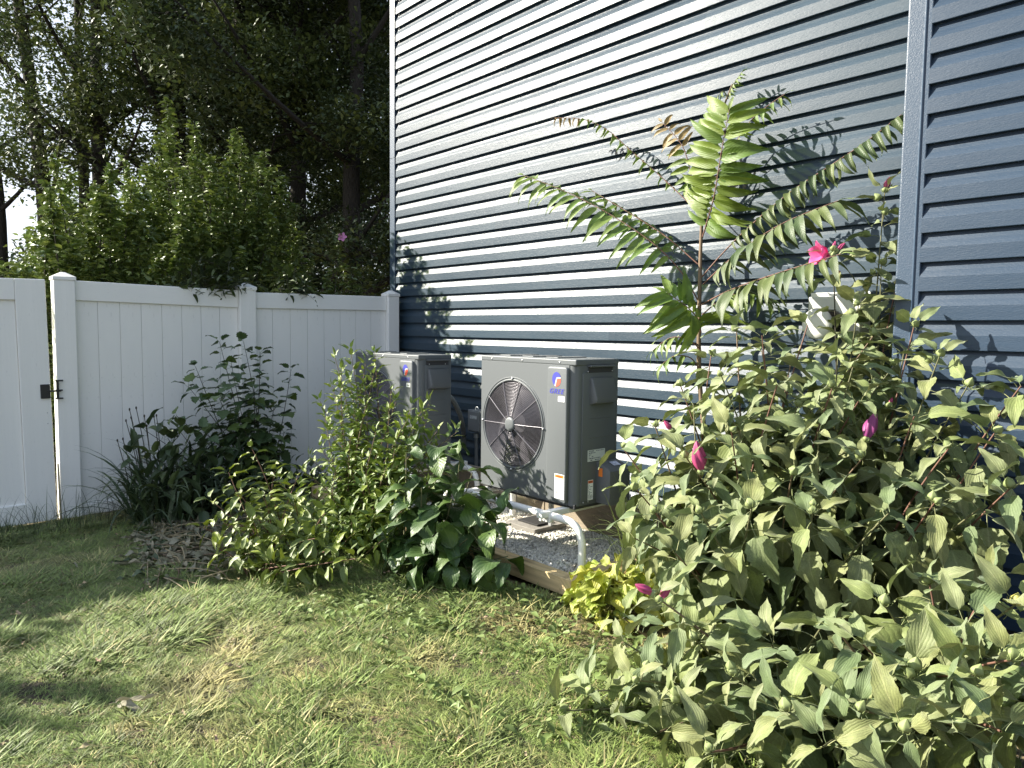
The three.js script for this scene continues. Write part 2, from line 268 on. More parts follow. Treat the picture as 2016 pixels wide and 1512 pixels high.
// one leafy stem: returns its points; pushes leaves to list
function leafyStem(plant, list, pts, o) {
  const { r0 = 0.006, r1 = 0.002, mat = M.stemGreen, step = 0.05, t0 = 0.2, size = [0.14, 0.06], incl = [-0.5, 0.3], geos, mats, pair = false, stalk = 0.3, nUp = 0.35, yaw0 = rr(0, 6.28), sw = 1, endTuft = 2, stemName = 'stem' } = o;
  const c = new THREE.CatmullRomCurve3(pts), len = c.getLength(), g = taper(pts, r0, r1, Math.max(6, Math.round(len * 14)), 5, len * 3);
  g.translate(-plant.position.x, -plant.position.y, -plant.position.z); part(stemName, g, mat, plant);
  const n = Math.max(2, Math.round(len * (1 - t0) / step));
  const one = (t, a, extra = 0) => {
    const p = c.getPointAt(clamp(t, 0, 1)), tg = c.getTangentAt(clamp(t, 0, 1)), k = clamp((t - t0) / (1 - t0), 0, 1);
    const s = lerp(size[0], size[1], Math.pow(k, 1.5)) * (o.vary ? lerp(0.5, 1.25, Math.pow(rnd(), 0.7)) : rr(0.75, 1.2));
    const ref = Math.abs(tg.y) > 0.95 ? V(1, 0, 0) : V(0, 1, 0), e1 = ref.clone().cross(tg).normalize(), e2 = tg.clone().cross(e1);
    const out = e1.multiplyScalar(Math.cos(a)).addScaledVector(e2, Math.sin(a));
    const inc = lerp(incl[0], incl[1], k) + rr(-0.3, 0.3) + extra, dir = out.clone().multiplyScalar(Math.cos(inc)).add(V(0, Math.sin(inc), 0)).add(jit(0.15)).normalize();
    const gi = geos.length > 1 ? geos[Math.floor(clamp(k * geos.length * 0.999 + rr(-0.9, 0.9), 0, geos.length - 1))] : geos[0];
    const up = SUNUP.clone().lerp(V(0, 1, 0), nUp).addScaledVector(out, o.outUp ?? 0).add(jit(0.4));
    list.push({ g: gi, m: pick(mats), M: place(p.clone().addScaledVector(dir, s * stalk), dir, up, s, s * sw * rr(0.85, 1.15)), s });
  };
  for (let i = 0; i < n; i++) { const t = t0 + (1 - t0) * (i + rr(0, 0.6)) / n, a = yaw0 + (pair ? i * Math.PI / 2 : i * GOLD); one(t, a); if (pair) one(t, a + Math.PI); }
  for (let i = 0; i < endTuft; i++) one(1, yaw0 + i * 2.3, 0.5);
  return c;
}
// ---------------------------------------------------------------- ground
const gh = (x, z) => -0.07 - 0.035 * sstep(z, 1.6, 3.2) * (1 - sstep(x, 1.0, 3.2)) + 0.05 * (fbm(x * 1.1 + 3, z * 1.1 + 7, 301, 3) - 0.5) + 0.02 * (fbm(x * 5, z * 5, 305, 2) - 0.5);
const gv = (x, z, dy = 0) => V(x, gh(x, z) + dy, z);
{
  const ax = []; for (let x = -200; x < -6; x += 14) ax.push(x); for (let x = -6; x < 9; x += 0.12) ax.push(x); for (let x = 9; x <= 200; x += 14) ax.push(x);
  const P = [], UV = [], I = [], k = ax.length;
  for (let i = 0; i < k; i++) for (let j = 0; j < k; j++) { const x = ax[i], z = ax[j]; const inBed = x > 0.9 && x < 3.98 && z > 0.0 && z < 1.4; P.push(x, inBed ? gh(x, z) - 0.03 : gh(x, z), z); UV.push(x / 1.6, z / 1.6); }
  for (let i = 0; i < k - 1; i++) for (let j = 0; j < k - 1; j++) { const q = i * k + j; I.push(q, q + 1, q + k, q + 1, q + k + 1, q + k); }
  const g = new THREE.BufferGeometry(); g.setAttribute('position', new THREE.Float32BufferAttribute(P, 3)); g.setAttribute('uv', new THREE.Float32BufferAttribute(UV, 2)); g.setIndex(I); g.computeVertexNormals();
  tag(part('ground', g, M.soil, scene), 'bare soil and dry thatch under the lawn and the plants', null, null, 'structure');
}
// ---------------------------------------------------------------- house: dutch-lap vinyl siding, course by course
const E0 = 0.13372, Y0 = 0.0908;                                          // course height; a course line sits at Y0 + n * E0
const PROFILE = [[0.003, 0.0005], [0.0265, 0], [0.0282, 0.0022], [0.0281, 0.006], [0.0262, 0.0665], [0.0258, 0.0678], [0.0192, 0.0822], [0.0122, 0.0965], [0.0058, 0.1125], [0.0026, 0.128], [0.0018, 0.1362]];
function courseGeo(x0, x1, sd) {
  const n = Math.max(2, Math.round((x1 - x0) / 0.22)), P = [], UV = [], I = [], k = PROFILE.length;
  let acc = 0; const vs = PROFILE.map((p, i) => { if (i) acc += Math.hypot(p[0] - PROFILE[i - 1][0], p[1] - PROFILE[i - 1][1]); return acc; });
  for (let s = 0; s < k - 1; s++) {                                       // each facet has its own vertices; smooth inside the cove
    const b = P.length / 3;
    for (let i = 0; i <= n; i++) {
      const x = lerp(x0, x1, i / n), wob = 0.0005 * (vnoise(x * 1.7, sd * 3.1, 401) - 0.5), wy = 0.0016 * (vnoise(x * 0.8, sd * 1.7, 402) - 0.5);
      for (const q of [s, s + 1]) { P.push(x, PROFILE[q][1] + wy, PROFILE[q][0] + wob * (q > 1 && q < 6 ? 1 : 0.3)); UV.push(x + sd * 0.37, vs[q] + sd * 0.211); }
    }
    for (let i = 0; i < n; i++) { const q = b + i * 2; I.push(q, q + 2, q + 1, q + 1, q + 2, q + 3); }
  }
  const g = new THREE.BufferGeometry(); g.setAttribute('position', new THREE.Float32BufferAttribute(P, 3)); g.setAttribute('uv', new THREE.Float32BufferAttribute(UV, 2)); g.setIndex(I);
  g.computeVertexNormals(); return g;
}
const house = thing('siding_house', 'two-storey house wall in dark slate-blue horizontal vinyl siding, right of the white fence', 'house', V(0, 0, 0));
{
  seed(11);
  const WB = 0.445, XB = 5.155, TOP = 46;
  part('wall', [box(5.2, 6.3, 0.1, 2.6, 3.15, -0.052), box(0.1, 6.3, 4, 0.05, 3.15, -2.1), box(3.9, 6.3, 0.3, XB + 0.06 + 1.95, 3.15, WB - 0.152), box(0.1, 6.3, 0.4, XB + 0.055, 3.15, 0.2)], M.sheath, house);
  part('foundation', [box(5.2, 0.6, 0.1, 2.6, -0.205, -0.055), box(3.9, 0.6, 0.1, XB + 1.95, -0.205, WB - 0.055)], M.concrete, house);
  for (let c = 0; c < TOP; c++) {
    const y = Y0 + c * E0, pairId = Math.floor(c / 2), seamA = 0.9 + ((pairId * 1.37) % 3.4), cuts = [0.075, seamA, 5.155].filter((v, i, a) => !i || v - a[i - 1] > 0.3);
    for (let i = 0; i < cuts.length - 1; i++) { const m = part('siding_course', courseGeo(cuts[i], cuts[i + 1] - (i < cuts.length - 2 ? -0.0 : 0), c * 5 + i), M.sidings[(c * 7 + i * 2 + (c >> 2)) % 3], house); m.position.set(0, y, i % 2 ? 0.0022 : 0); }
    const m = part('siding_course', courseGeo(5.255, 8.9, c * 5 + 3), M.sidingB, house); m.position.set(0, y, WB);
  }
  // outside corner posts
  const cornerL = new THREE.Shape(); cornerL.moveTo(-0.034, -0.09); cornerL.lineTo(-0.034, 0.03); cornerL.lineTo(0.058, 0.03); cornerL.lineTo(0.062, 0.027); cornerL.lineTo(0.062, 0.0); cornerL.lineTo(-0.012, 0.0); cornerL.lineTo(-0.012, -0.09);
  const up = (s, h) => new THREE.ExtrudeGeometry(s, { depth: h, bevelEnabled: false }).rotateX(-Math.PI / 2);
  const mk = (pts) => { const s = new THREE.Shape(); pts.forEach((p, i) => i ? s.lineTo(p[0], -p[1]) : s.moveTo(p[0], -p[1])); return s; };
  part('corner_trim', up(mk([[-0.034, -0.12], [-0.034, 0.028], [-0.032, 0.03], [0.056, 0.03], [0.059, 0.027], [0.059, 0.001], [-0.008, 0.001], [-0.008, -0.12]]), 3.0), M.trim, house).position.set(0, 0.1, 0);
  part('corner_trim', up(mk([[-0.0335, -0.12], [-0.0335, 0.0285], [-0.0315, 0.0305], [0.0555, 0.0305], [0.0585, 0.0275], [0.0585, 0.001], [-0.008, 0.001], [-0.008, -0.12]]), 3.2), M.trim, house).position.set(0, 3.104, 0);
  const z = WB;
  part('corner_trim', up(mk([[XB - 0.002, 0.05], [XB - 0.002, z + 0.026], [XB + 0.001, z + 0.03], [XB + 0.006, z + 0.031], [XB + 0.07, z + 0.029], [XB + 0.074, z + 0.031], [XB + 0.078, z + 0.034], [XB + 0.082, z + 0.031], [XB + 0.085, z + 0.027], [XB + 0.101, z + 0.026], [XB + 0.104, z + 0.023], [XB + 0.104, z + 0.001], [XB + 0.012, z + 0.001], [XB + 0.012, 0.05]]), 6.2), M.trim, house).position.set(0, 0.05, 0);
}
// ---------------------------------------------------------------- vent hood on the wall
{
  const h = thing('dryer_vent', 'white wall vent box with a round louvred hood, behind the tall hibiscus stems', 'vent', V(4.72, 1.46, 0.02));
  const A = (px, py, z) => onZ(px, py, z).sub(h.position);
  const a = A(1598, 577, 0.03), b = A(1712, 664, 0.03);
  part('flange', rbox(b.x - a.x, a.y - b.y, 0.016, 0.004, (a.x + b.x) / 2, (a.y + b.y) / 2, 0.012), M.ventWhite, h);
  const c = A(1594, 585, 0.15), d = A(1694, 664, 0.15);
  part('housing', rbox(d.x - c.x, c.y - d.y, 0.12, 0.006, (c.x + d.x) / 2, (c.y + d.y) / 2, 0.082), M.ventWhite, h);
  for (const [px, py] of [[1700, 590], [1700, 655]]) { const s = A(px, py, 0.035); part('screw', new THREE.CylinderGeometry(0.004, 0.004, 0.003, 8).rotateX(Math.PI / 2).translate(s.x + 0.008, s.y, 0.022), M.rubber, h); }
  const e = A(1608, 637, 0.31), rad = 0.083;
  part('hood_cap', new THREE.LatheGeometry([[0, 0.03], [0.05, 0.027], [0.075, 0.018], [0.083, 0.004], [0.083, -0.004], [0.078, -0.006], [0, -0.006]].map((p) => new THREE.Vector2(p[0], p[1])), 36).rotateX(Math.PI / 2).translate(e.x, e.y, 0.285), M.ventWhite, h);
  part('hood_core', new THREE.CylinderGeometry(0.066, 0.066, 0.15, 28).rotateX(Math.PI / 2).translate(e.x, e.y, 0.21), M.rubber, h);
  const sl = []; for (let i = -8; i <= 8; i++) { const y = i * 0.0095, hw = Math.sqrt(Math.max(0, rad * rad - y * y)); if (hw > 0.02) sl.push(box(2 * hw - 0.004, 0.0022, 0.14, e.x, e.y + y, 0.212)); }
  part('louvre', sl, M.black, h);
}
// ---------------------------------------------------------------- fence and gate
const XF = 0.235;                                                         // yard face of the fence posts
{
  const f = thing('vinyl_fence', 'white vinyl privacy fence of vertical boards between the gate and the house corner', 'fence', V(XF, 0, 1.5));
  const zx = (px, py = 760) => onX(px, py, XF).z - 1.5;
  const zg0 = zx(108, 640), zg1 = zx(151, 640), zm0 = zx(475), zm1 = zx(507), zc1 = 0.205 - 1.5, zc0 = 0.205 - 1.5;
  const post = (za, zb, top) => { const w = za - zb; const p = part('post', rbox(0.127, top + 0.3, w, 0.008, -0.0635, (top - 0.3) / 2, (za + zb) / 2), M.vinyl, f); return p; };
  const cap = (p, za, zb, top) => {
    const w = za - zb + 0.012, c = (za + zb) / 2, g = new THREE.CylinderGeometry(0.02, w / Math.SQRT2, 0.035, 4, 1).rotateY(Math.PI / 4).scale(0.139 / w, 1, 1).translate(-0.0635, top + 0.041, c);
    part('post_cap', [rbox(0.139, 0.026, w, 0.004, -0.0635, top + 0.011, c), g], M.vinyl, p);
  };
  const tops = { g: onX(120, 545, XF).y - 0.02, m: onX(490, 568, XF).y, c: onX(770, 583, XF).y };
  const pg = post(zg0, zg1, tops.g); cap(pg, zg0, zg1, tops.g);
  const pm = post(zm0, zm1, tops.m); cap(pm, zm0, zm1, tops.m - 0.01);
  const zcl = 0.212 - 1.5, zcr = 0.085 - 1.5; const pc = post(zcl, zcr, tops.c); cap(pc, zcl, zcr, tops.c);
  const sect = (za, zb, pxTopA, pyTopA, pxTopB, pyTopB, railA, railB, n) => {    // from za down to zb
    const ya = onX(pxTopA, pyTopA, XF - 0.02).y, yb = onX(pxTopB, pyTopB, XF - 0.02).y, ra = railA, len = za - zb, tilt = Math.atan2(yb - ya, len);
    const rail = (name, yA, yB, hh) => { const g = rbox(0.045, hh, len - 0.002, 0.006); const m = part(name, g, M.vinyl, f); m.position.set(-0.062, (yA + yB) / 2 - hh / 2, (za + zb) / 2); m.rotation.x = Math.atan2(yB - yA, len); return m; };
    rail('top_rail', ya, yb, ra); const g0 = -0.02; rail('bottom_rail', g0, g0 + 0.02, 0.16);
    for (let i = 0; i < n; i++) {
      const z0 = lerp(za, zb, i / n), z1 = lerp(za, zb, (i + 1) / n), t = (i + 0.5) / n, top = lerp(ya, yb, t) - ra + 0.03, w = z0 - z1 - 0.0035, s = new THREE.Shape(), b = 0.0045;
      s.moveTo(-w / 2, -0.011); s.lineTo(-w / 2, 0.011 - b); s.lineTo(-w / 2 + b, 0.011); s.lineTo(w / 2 - b, 0.011); s.lineTo(w / 2, 0.011 - b); s.lineTo(w / 2, -0.011);
      const h = top + 0.06; const g = new THREE.ExtrudeGeometry(s, { depth: h, bevelEnabled: false }).rotateX(-Math.PI / 2).rotateY(Math.PI / 2);
      const bd = part('board', g, M.vinyl, f); bd.position.set(-0.069 + rr(-0.0008, 0.0008), -0.06, (z0 + z1) / 2);
      part('board_tongue', box(0.006, h - 0.01, 0.012, 0, h / 2, -(w / 2) - 0.0018), M.vinyl, bd);
    }
  };
  sect(zg1, zm0, 150, 552, 474, 571.5, 0.15, 0.15, 8);
  sect(zm1, zcl, 508, 575.5, 756, 583.5, 0.14, 0.14, 8);
  // the fence goes on left of the gate, out of the picture; it shades the lawn
  for (let i = 0; i < 3; i++) { const za = 4.42 + 1.7 * (i + 1) - 1.5, zb = za - 1.57; const p = post(zb, zb - 0.13, 1.66); cap(p, zb, zb - 0.13, 1.66); const h = 1.75; part('top_rail', rbox(0.045, 0.15, 1.57, 0.006, -0.062, 1.6, zb + 0.785), M.vinyl, f); for (let k = 0; k < 8; k++) part('board', rbox(0.022, 1.7, 0.193, 0.004, -0.069, 0.7, zb + 0.196 * (k + 0.5)), M.vinyl, f); }
  // latch keeper on the gate post
  const k = [[749, 0.05], [768, 0.045], [784, 0.052]].map(([py, l]) => { const p = onX(112, py, XF).sub(f.position); return rbox(0.012, 0.011, l, 0.003, 0.02, p.y, p.z - 0.012); });
  const kp = onX(110, 767, XF).sub(f.position); k.push(rbox(0.018, 0.135, 0.016, 0.003, 0.012, kp.y, zg0 - 0.002));
  part('latch_keeper', k, M.black, pg);
  part('stake', taper([V(0.05, -0.1, zg0 + 0.01), V(0.045, 0.15, zg0 + 0.014), V(0.04, 0.33, zg0 + 0.016)], 0.008, 0.006, 3, 4), M.timberEnd, f);

  const zgr = onX(112, 1016, XF - 0.02).z;                                       // gate, hung from the left, a little out of plumb
  const g = thing('vinyl_gate', 'white vinyl gate standing slightly ajar at the left edge, with a black latch', 'gate', V(XF - 0.02, -0.1, zgr));
  const HT = onX(60, 548.5, XF).y + 0.1, WID = 1.22, ST = 0.19;
  const b0 = 0.0;
  part('stile', rbox(0.05, HT - b0, ST, 0.007, 0, (HT + b0) / 2, ST / 2), M.vinyl, g);
  part('stile', rbox(0.05, HT - b0, ST, 0.007, 0, (HT + b0) / 2, WID - ST / 2), M.vinyl, g);
  part('top_rail', rbox(0.05, 0.155, WID - 2 * ST, 0.006, 0, HT - 0.0775, WID / 2), M.vinyl, g);
  part('bottom_rail', rbox(0.05, 0.15, WID - 2 * ST, 0.006, 0, b0 + 0.075, WID / 2), M.vinyl, g);
  for (let i = 0; i < 5; i++) { const w = (WID - 2 * ST) / 5; part('board', rbox(0.022, HT - 0.29, w - 0.003, 0.004, -0.006, HT / 2, ST + w * (i + 0.5)), M.vinyl, g); }
  const ly = onX(95, 770, XF).y + 0.1;
  const lt = part('latch', rbox(0.016, 0.105, 0.062, 0.004, 0.031, ly, 0.036), M.black, g); part('latch_bar', rbox(0.014, 0.014, 0.09, 0.003, 0.035, ly, -0.02), M.black, lt);
  for (const dy of [-0.16, -0.24]) part('screw', new THREE.SphereGeometry(0.004, 6, 4).translate(0.026, ly + dy, 0.03), M.galv, g);
  g.rotation.x = 0.016;
}
// ---------------------------------------------------------------- air conditioner outdoor units
const logoTex = canvasTex(256, 256, (c, w, h) => {
  c.clearRect(0, 0, w, h);
  c.save(); c.beginPath(); c.ellipse(128, 78, 62, 74, 0, 0, 7); c.clip(); c.fillStyle = '#3a3d9c'; c.fillRect(0, 0, w, h);
  c.fillStyle = '#c9ccc9'; c.beginPath(); c.moveTo(96, 160); c.lineTo(122, 74); c.quadraticCurveTo(126, 58, 146, 56); c.lineTo(200, 56); c.lineTo(200, 160); c.fill();
  c.fillStyle = '#dd5540'; c.beginPath(); c.moveTo(112, 160); c.lineTo(133, 84); c.quadraticCurveTo(136, 69, 150, 68); c.lineTo(200, 68); c.lineTo(200, 160); c.fill(); c.restore();
  c.fillStyle = '#383a98'; c.font = 'bold italic 76px sans-serif'; c.textAlign = 'center'; c.save(); c.translate(128, 226); c.scale(1.12, 0.92); c.fillText('GREE', 0, 0); c.restore();
});
const smallTag = canvasTex(128, 96, (c, w, h) => { c.fillStyle = '#f2f2f0'; c.fillRect(0, 0, w, h); c.strokeStyle = '#333'; c.lineWidth = 5; c.beginPath(); c.arc(34, 54, 22, Math.PI * 1.05, Math.PI * 1.9); c.stroke(); c.fillStyle = '#333'; c.fillRect(16, 50, 96, 13); c.fillStyle = '#888'; c.fillRect(70, 72, 44, 7); });
function textLabel(w, h, sd, head, rows, o = {}) {
  return canvasTex(w, h, (c) => {
    const r = mulberry(sd); c.fillStyle = o.bg ?? '#f1f2f0'; c.fillRect(0, 0, w, h);
    let y = h * 0.03; if (head) { c.fillStyle = head; c.fillRect(w * 0.04, y, w * 0.92, h * (o.hh ?? 0.13)); c.fillStyle = '#5a2a10'; c.fillRect(w * 0.22, y + h * 0.05, w * 0.56, h * 0.035); y += h * (o.hh ?? 0.13) + h * 0.03; }
    const dy = (h * 0.97 - y) / rows;
    for (let i = 0; i < rows; i++) { let x = w * 0.08; while (x < w * 0.9) { const l = w * (0.03 + 0.09 * r()); if (r() > 0.12) { c.fillStyle = 'rgba(50,55,75,' + (0.45 + 0.45 * r()) + ')'; c.fillRect(x, y + dy * 0.25, Math.min(l, w * 0.92 - x), dy * 0.5); } x += l + w * 0.02; if (r() > 0.9) break; } y += dy; }
    if (o.sym) { c.fillStyle = '#f1f2f0'; c.fillRect(w * 0.06, h * 0.66, w * 0.36, h * 0.2); c.strokeStyle = '#c03030'; c.lineWidth = w * 0.03; c.beginPath(); c.arc(w * 0.24, h * 0.75, w * 0.12, 0, 7); c.stroke(); c.fillStyle = '#333'; c.fillRect(w * 0.2, h * 0.71, w * 0.08, h * 0.08); }
  });
}
const T = { warn: textLabel(128, 300, 3, '#e8762c', 16, { sym: true }), side: textLabel(96, 230, 4, '#d8672c', 13), wide: textLabel(256, 128, 5, null, 6, { bg: '#c9cdca' }), cover: textLabel(160, 140, 6, null, 8, { bg: '#c5d0dc' }), box: textLabel(128, 90, 8, null, 5, { bg: '#d5d8e8' }) };
const print = (t, cut) => std({ map: t, roughness: 0.5, alphaTest: cut ? 0.5 : 0, polygonOffset: true, polygonOffsetFactor: -1 });
const PM = { logo: print(logoTex, true), tag: print(smallTag), warn: print(T.warn), side: print(T.side), wide: print(T.wide), cover: print(T.cover), box: print(T.box), orange: std({ color: col(0.75, 0.2, 0.03), roughness: 0.5 }) };
const rrect = (x, y, w, h, r) => { const s = new THREE.Shape(); s.moveTo(x + r, y); s.lineTo(x + w - r, y); s.absarc(x + w - r, y + r, r, -Math.PI / 2, 0); s.lineTo(x + w, y + h - r); s.absarc(x + w - r, y + h - r, r, 0, Math.PI / 2); s.lineTo(x + r, y + h); s.absarc(x + r, y + h - r, r, Math.PI / 2, Math.PI); s.lineTo(x, y + r); s.absarc(x + r, y + r, r, Math.PI, Math.PI * 1.5); return s; };
function acUnit(pos, label, W, H, D, near) {
  const u = thing('outdoor_air_conditioner', label, 'air conditioner', pos);   // origin: left front bottom corner
  const FX = 0.314 * W / 0.854, FY = 0.44 * H / 0.862, R = 0.272 * H / 0.862, r = 0.045, XW = W - 0.052;
  // casing, open to the front, with a rounded front right corner
  const s = new THREE.Shape(), q = (x, z) => s.lineTo(x, -z);
  s.moveTo(0, 0.004); q(0, -D); q(W, -D); q(W, -r); for (let i = 1; i <= 8; i++) { const a = i / 8 * Math.PI / 2; q(W - r + r * Math.cos(a), -r + r * Math.sin(a)); } q(XW + 0.002, 0); q(XW + 0.002, -0.02); q(W - 0.02, -0.04); q(W - 0.02, -D + 0.02); q(0.016, -D + 0.02); q(0.016, -0.004);
  part('casing', toCreasedNormals(new THREE.ExtrudeGeometry(s, { depth: H - 0.045, bevelEnabled: false }).rotateX(-Math.PI / 2), 0.5).translate(0, 0.012, 0), M.ac, u);
  const fp = rrect(0.003, 0.014, XW - 0.004, H - 0.05, 0.004), hole = new THREE.Path(); hole.absarc(FX, FY, R, 0, Math.PI * 2, true); fp.holes.push(hole);
  part('front_panel', new THREE.ExtrudeGeometry(fp, { depth: 0.014, bevelEnabled: true, bevelSize: 0.002, bevelThickness: 0.002, bevelSegments: 1, curveSegments: 64 }).translate(0, 0, -0.012), M.ac, u);
  part('fan_ring', new THREE.TorusGeometry(R + 0.004, 0.007, 8, 80).translate(FX, FY, 0.004), M.ac, u);
  part('fan_ring', new THREE.TorusGeometry(R + 0.02, 0.0035, 6, 80).translate(FX, FY, 0.004), M.ac, u);
  part('shroud', new THREE.CylinderGeometry(R, R * 0.98, 0.16, 48, 1, true).rotateX(Math.PI / 2).translate(FX, FY, -0.09), M.acDark, u);
  part('base_pan', rbox(W - 0.01, 0.03, D - 0.02, 0.006, W / 2, 0.008, -D / 2), M.acDark, u);
  const tc = part('top_cover', rbox(W + 0.008, 0.036, D + 0.01, 0.009, W / 2, H - 0.018, -D / 2 + 0.001), M.ac, u);
  part('top_rib', [0.2, 0.45, 0.7].map((k) => rbox(0.1, 0.008, D * 0.7, 0.003, W * k, H + 0.002, -D / 2)), M.ac, tc);
  for (const k of [0.13, 0.47, 0.85]) part('screw', new THREE.SphereGeometry(0.0065, 8, 5).scale(1, 1, 0.6).translate(W * k, H - 0.02, 0.006), M.screw, u);
  // coil behind the fan
  const fins = []; for (let i = 0; i < 60; i++) fins.push(box(0.002, 2 * R, 0.01, FX - R + i * R / 30, FY, -D + 0.055)); part('coil', [...fins, box(2 * R + 0.05, 2 * R + 0.05, 0.004, FX, FY, -D + 0.045)], M.coil, u);
  // fan
  const hub = part('fan', new THREE.CylinderGeometry(0.058, 0.05, 0.09, 24).rotateX(Math.PI / 2).translate(FX, FY, -0.1), M.fan, u);
  for (let b = 0; b < 3; b++) {
    const P = [], I = [], n = 10; for (let i = 0; i <= n; i++) for (let j = 0; j <= n; j++) { const tr = i / n, ta = j / n, rad = lerp(0.05, R * 0.95, tr), a = b * 2.094 + 0.5 + (ta - 0.5) * lerp(0.9, 1.5, tr) + tr * 0.45; P.push(FX + rad * Math.cos(a), FY + rad * Math.sin(a), -0.1 + (ta - 0.5) * 0.085 + 0.02 * Math.sin(tr * 3)); }
    for (let i = 0; i < n; i++) for (let j = 0; j < n; j++) { const k = i * (n + 1) + j; I.push(k, k + 1, k + n + 1, k + 1, k + n + 2, k + n + 1); }
    const g = new THREE.BufferGeometry(); g.setAttribute('position', new THREE.Float32BufferAttribute(P, 3)); g.setIndex(I); g.computeVertexNormals(); part('fan_blade', g, M.fan, hub);
  }
  // wire grille: rings and spokes, bulging forward
  const gz = (rad) => 0.022 - 0.02 * (rad / R) ** 2, wires = [];
  for (let i = 0; i < 25; i++) { const rad = 0.055 + (R - 0.06) * i / 24; wires.push(new THREE.TorusGeometry(rad, 0.0019, 4, 72).translate(FX, FY, gz(rad))); }
  for (let i = 0; i < 10; i++) { const a = i / 10 * 6.2832 + 0.02, c = Math.cos(a), sn = Math.sin(a); wires.push(taper([V(FX + 0.04 * c, FY + 0.04 * sn, gz(0.04) + 0.003), V(FX + R * 0.5 * c, FY + R * 0.5 * sn, gz(R * 0.5) + 0.003), V(FX + (R + 0.012) * c, FY + (R + 0.012) * sn, 0.007)], 0.0026, 0.0026, 4, 5)); }
  const gr = part('fan_grille', wires, M.wire, u);
  part('grille_cap', new THREE.LatheGeometry([[0, 0.012], [0.03, 0.011], [0.042, 0.006], [0.044, 0]].map((p) => new THREE.Vector2(p[0], p[1])), 32).rotateX(Math.PI / 2).translate(FX, FY, gz(0.03) + 0.003), M.ac, gr);
  for (const a of [0, 1.571, 3.1416, 4.712]) part('grille_screw', new THREE.SphereGeometry(0.008, 8, 6).translate(FX + (R + 0.013) * Math.cos(a), FY + (R + 0.013) * Math.sin(a), 0.01), M.screw, gr);
  // raised strip with the maker's emblem
  const sx = 0.648 * W / 0.854, sw = 0.148 * W / 0.854, s0 = 0.028, s1 = 0.808 * H / 0.862;
  const strip = part('front_strip', toCreasedNormals(new THREE.ExtrudeGeometry(rrect(sx, s0, sw, s1 - s0, 0.012), { depth: 0.012, bevelEnabled: true, bevelSize: 0.009, bevelThickness: 0.01, bevelSegments: 3 }), 0.6).translate(0, 0, 0.002), M.ac, u), zf = 0.0245;
  const dec = (name, w, h, x, y, z, m, par, ry = 0, rx = 0) => { const p = part(name, new THREE.PlaneGeometry(w, h), m, par); p.position.set(x, y, z); p.rotation.set(rx, ry, 0, 'YXZ'); return p; };
  const lx = sx + sw / 2;
  dec('emblem', 0.145, 0.145, lx - 0.002, s1 - 0.092, zf, PM.logo, strip);
  dec('sticker', 0.053, 0.033, lx + 0.04, s1 - 0.176, zf, PM.tag, strip);
  if (near) dec('warning_label', 0.078, 0.145, lx + 0.034, s0 + 0.092, zf, PM.warn, strip);
  // right side: handle, grooves, valve cover, labels
  const side = part('side_panel', toCreasedNormals(new THREE.ExtrudeGeometry(rrect(0.055, 0.04, D - 0.085, H - 0.12, 0.008), { depth: 0.004, bevelEnabled: true, bevelSize: 0.004, bevelThickness: 0.003, bevelSegments: 2 }), 0.6).rotateY(Math.PI / 2).translate(W, 0, 0), M.ac, u);
  const cz = -D * 0.56, cy = H - 0.145, cw = 0.19;
  const pf = new THREE.Shape(); pf.moveTo(0, 0.035); pf.lineTo(0.012, 0.03); pf.lineTo(0.052, -0.085); pf.lineTo(0.048, -0.1); pf.lineTo(0, -0.115);
  const cover = part('wiring_cover', toCreasedNormals(new THREE.ExtrudeGeometry(pf, { depth: cw - 0.03, bevelEnabled: true, bevelSize: 0.008, bevelThickness: 0.014, bevelSegments: 3 }), 0.7).translate(W + 0.004, cy, cz - (cw - 0.03) / 2), M.acPlastic, u);
  part('handle_recess', rbox(0.006, 0.06, cw + 0.02, 0.003, W + 0.0035, cy + 0.07, cz), M.acDark, u);
  part('handle_lip', rbox(0.03, 0.012, cw + 0.03, 0.005, W + 0.014, cy + 0.105, cz), M.acPlastic, u);
  { const p = dec('label', 0.075, 0.062, W + 0.0395, cy - 0.025, cz - 0.01, PM.cover, cover, Math.PI / 2, -0.335); p.geometry = p.geometry.clone(); }
  for (const k of [0.34, 0.47, 0.6]) part('side_groove', rbox(0.006, 0.006, D * 0.5, 0.0025, W + 0.006, H * k, cz), M.acPlastic, u);
  for (const [y, z] of [[H - 0.07, -0.09], [H - 0.07, -D + 0.06], [0.03, -0.07], [0.03, -D + 0.08], [0.03, -0.11]]) part('screw', new THREE.SphereGeometry(0.005, 8, 5).translate(W + 0.006, y, z), M.screw, u);
  if (near) {
    dec('label', 0.15, 0.068, W + 0.009, 0.3, -0.17, PM.wide, side, Math.PI / 2);
    dec('label', 0.045, 0.118, W + 0.009, 0.098, -0.125, PM.side, side, Math.PI / 2);
    const vp = new THREE.Shape(); vp.moveTo(0, 0); vp.lineTo(0.1, 0); vp.lineTo(0.1, 0.19); vp.lineTo(0.085, 0.205); vp.lineTo(0, 0.235);
    const vc = part('valve_cover', toCreasedNormals(new THREE.ExtrudeGeometry(vp, { depth: 0.17, bevelEnabled: true, bevelSize: 0.006, bevelThickness: 0.006, bevelSegments: 2 }), 0.6).translate(W + 0.006, 0.02, -D + 0.005), M.acPlastic, u);
    dec('label', 0.06, 0.045, W + 0.06, 0.246, -D + 0.08, PM.box, vc, Math.PI / 2, -1.2);
    dec('sticker', 0.03, 0.05, W + 0.04, 0.2, -D + 0.183, PM.orange, vc);
  }
  return u;
}
const ACN = V(2.848, 0.338, 1.12), acNear = acUnit(ACN, 'grey air conditioner outdoor unit on a white stand, nearer one with the sunlit fan grille', 0.854, 0.862, 0.36, true);
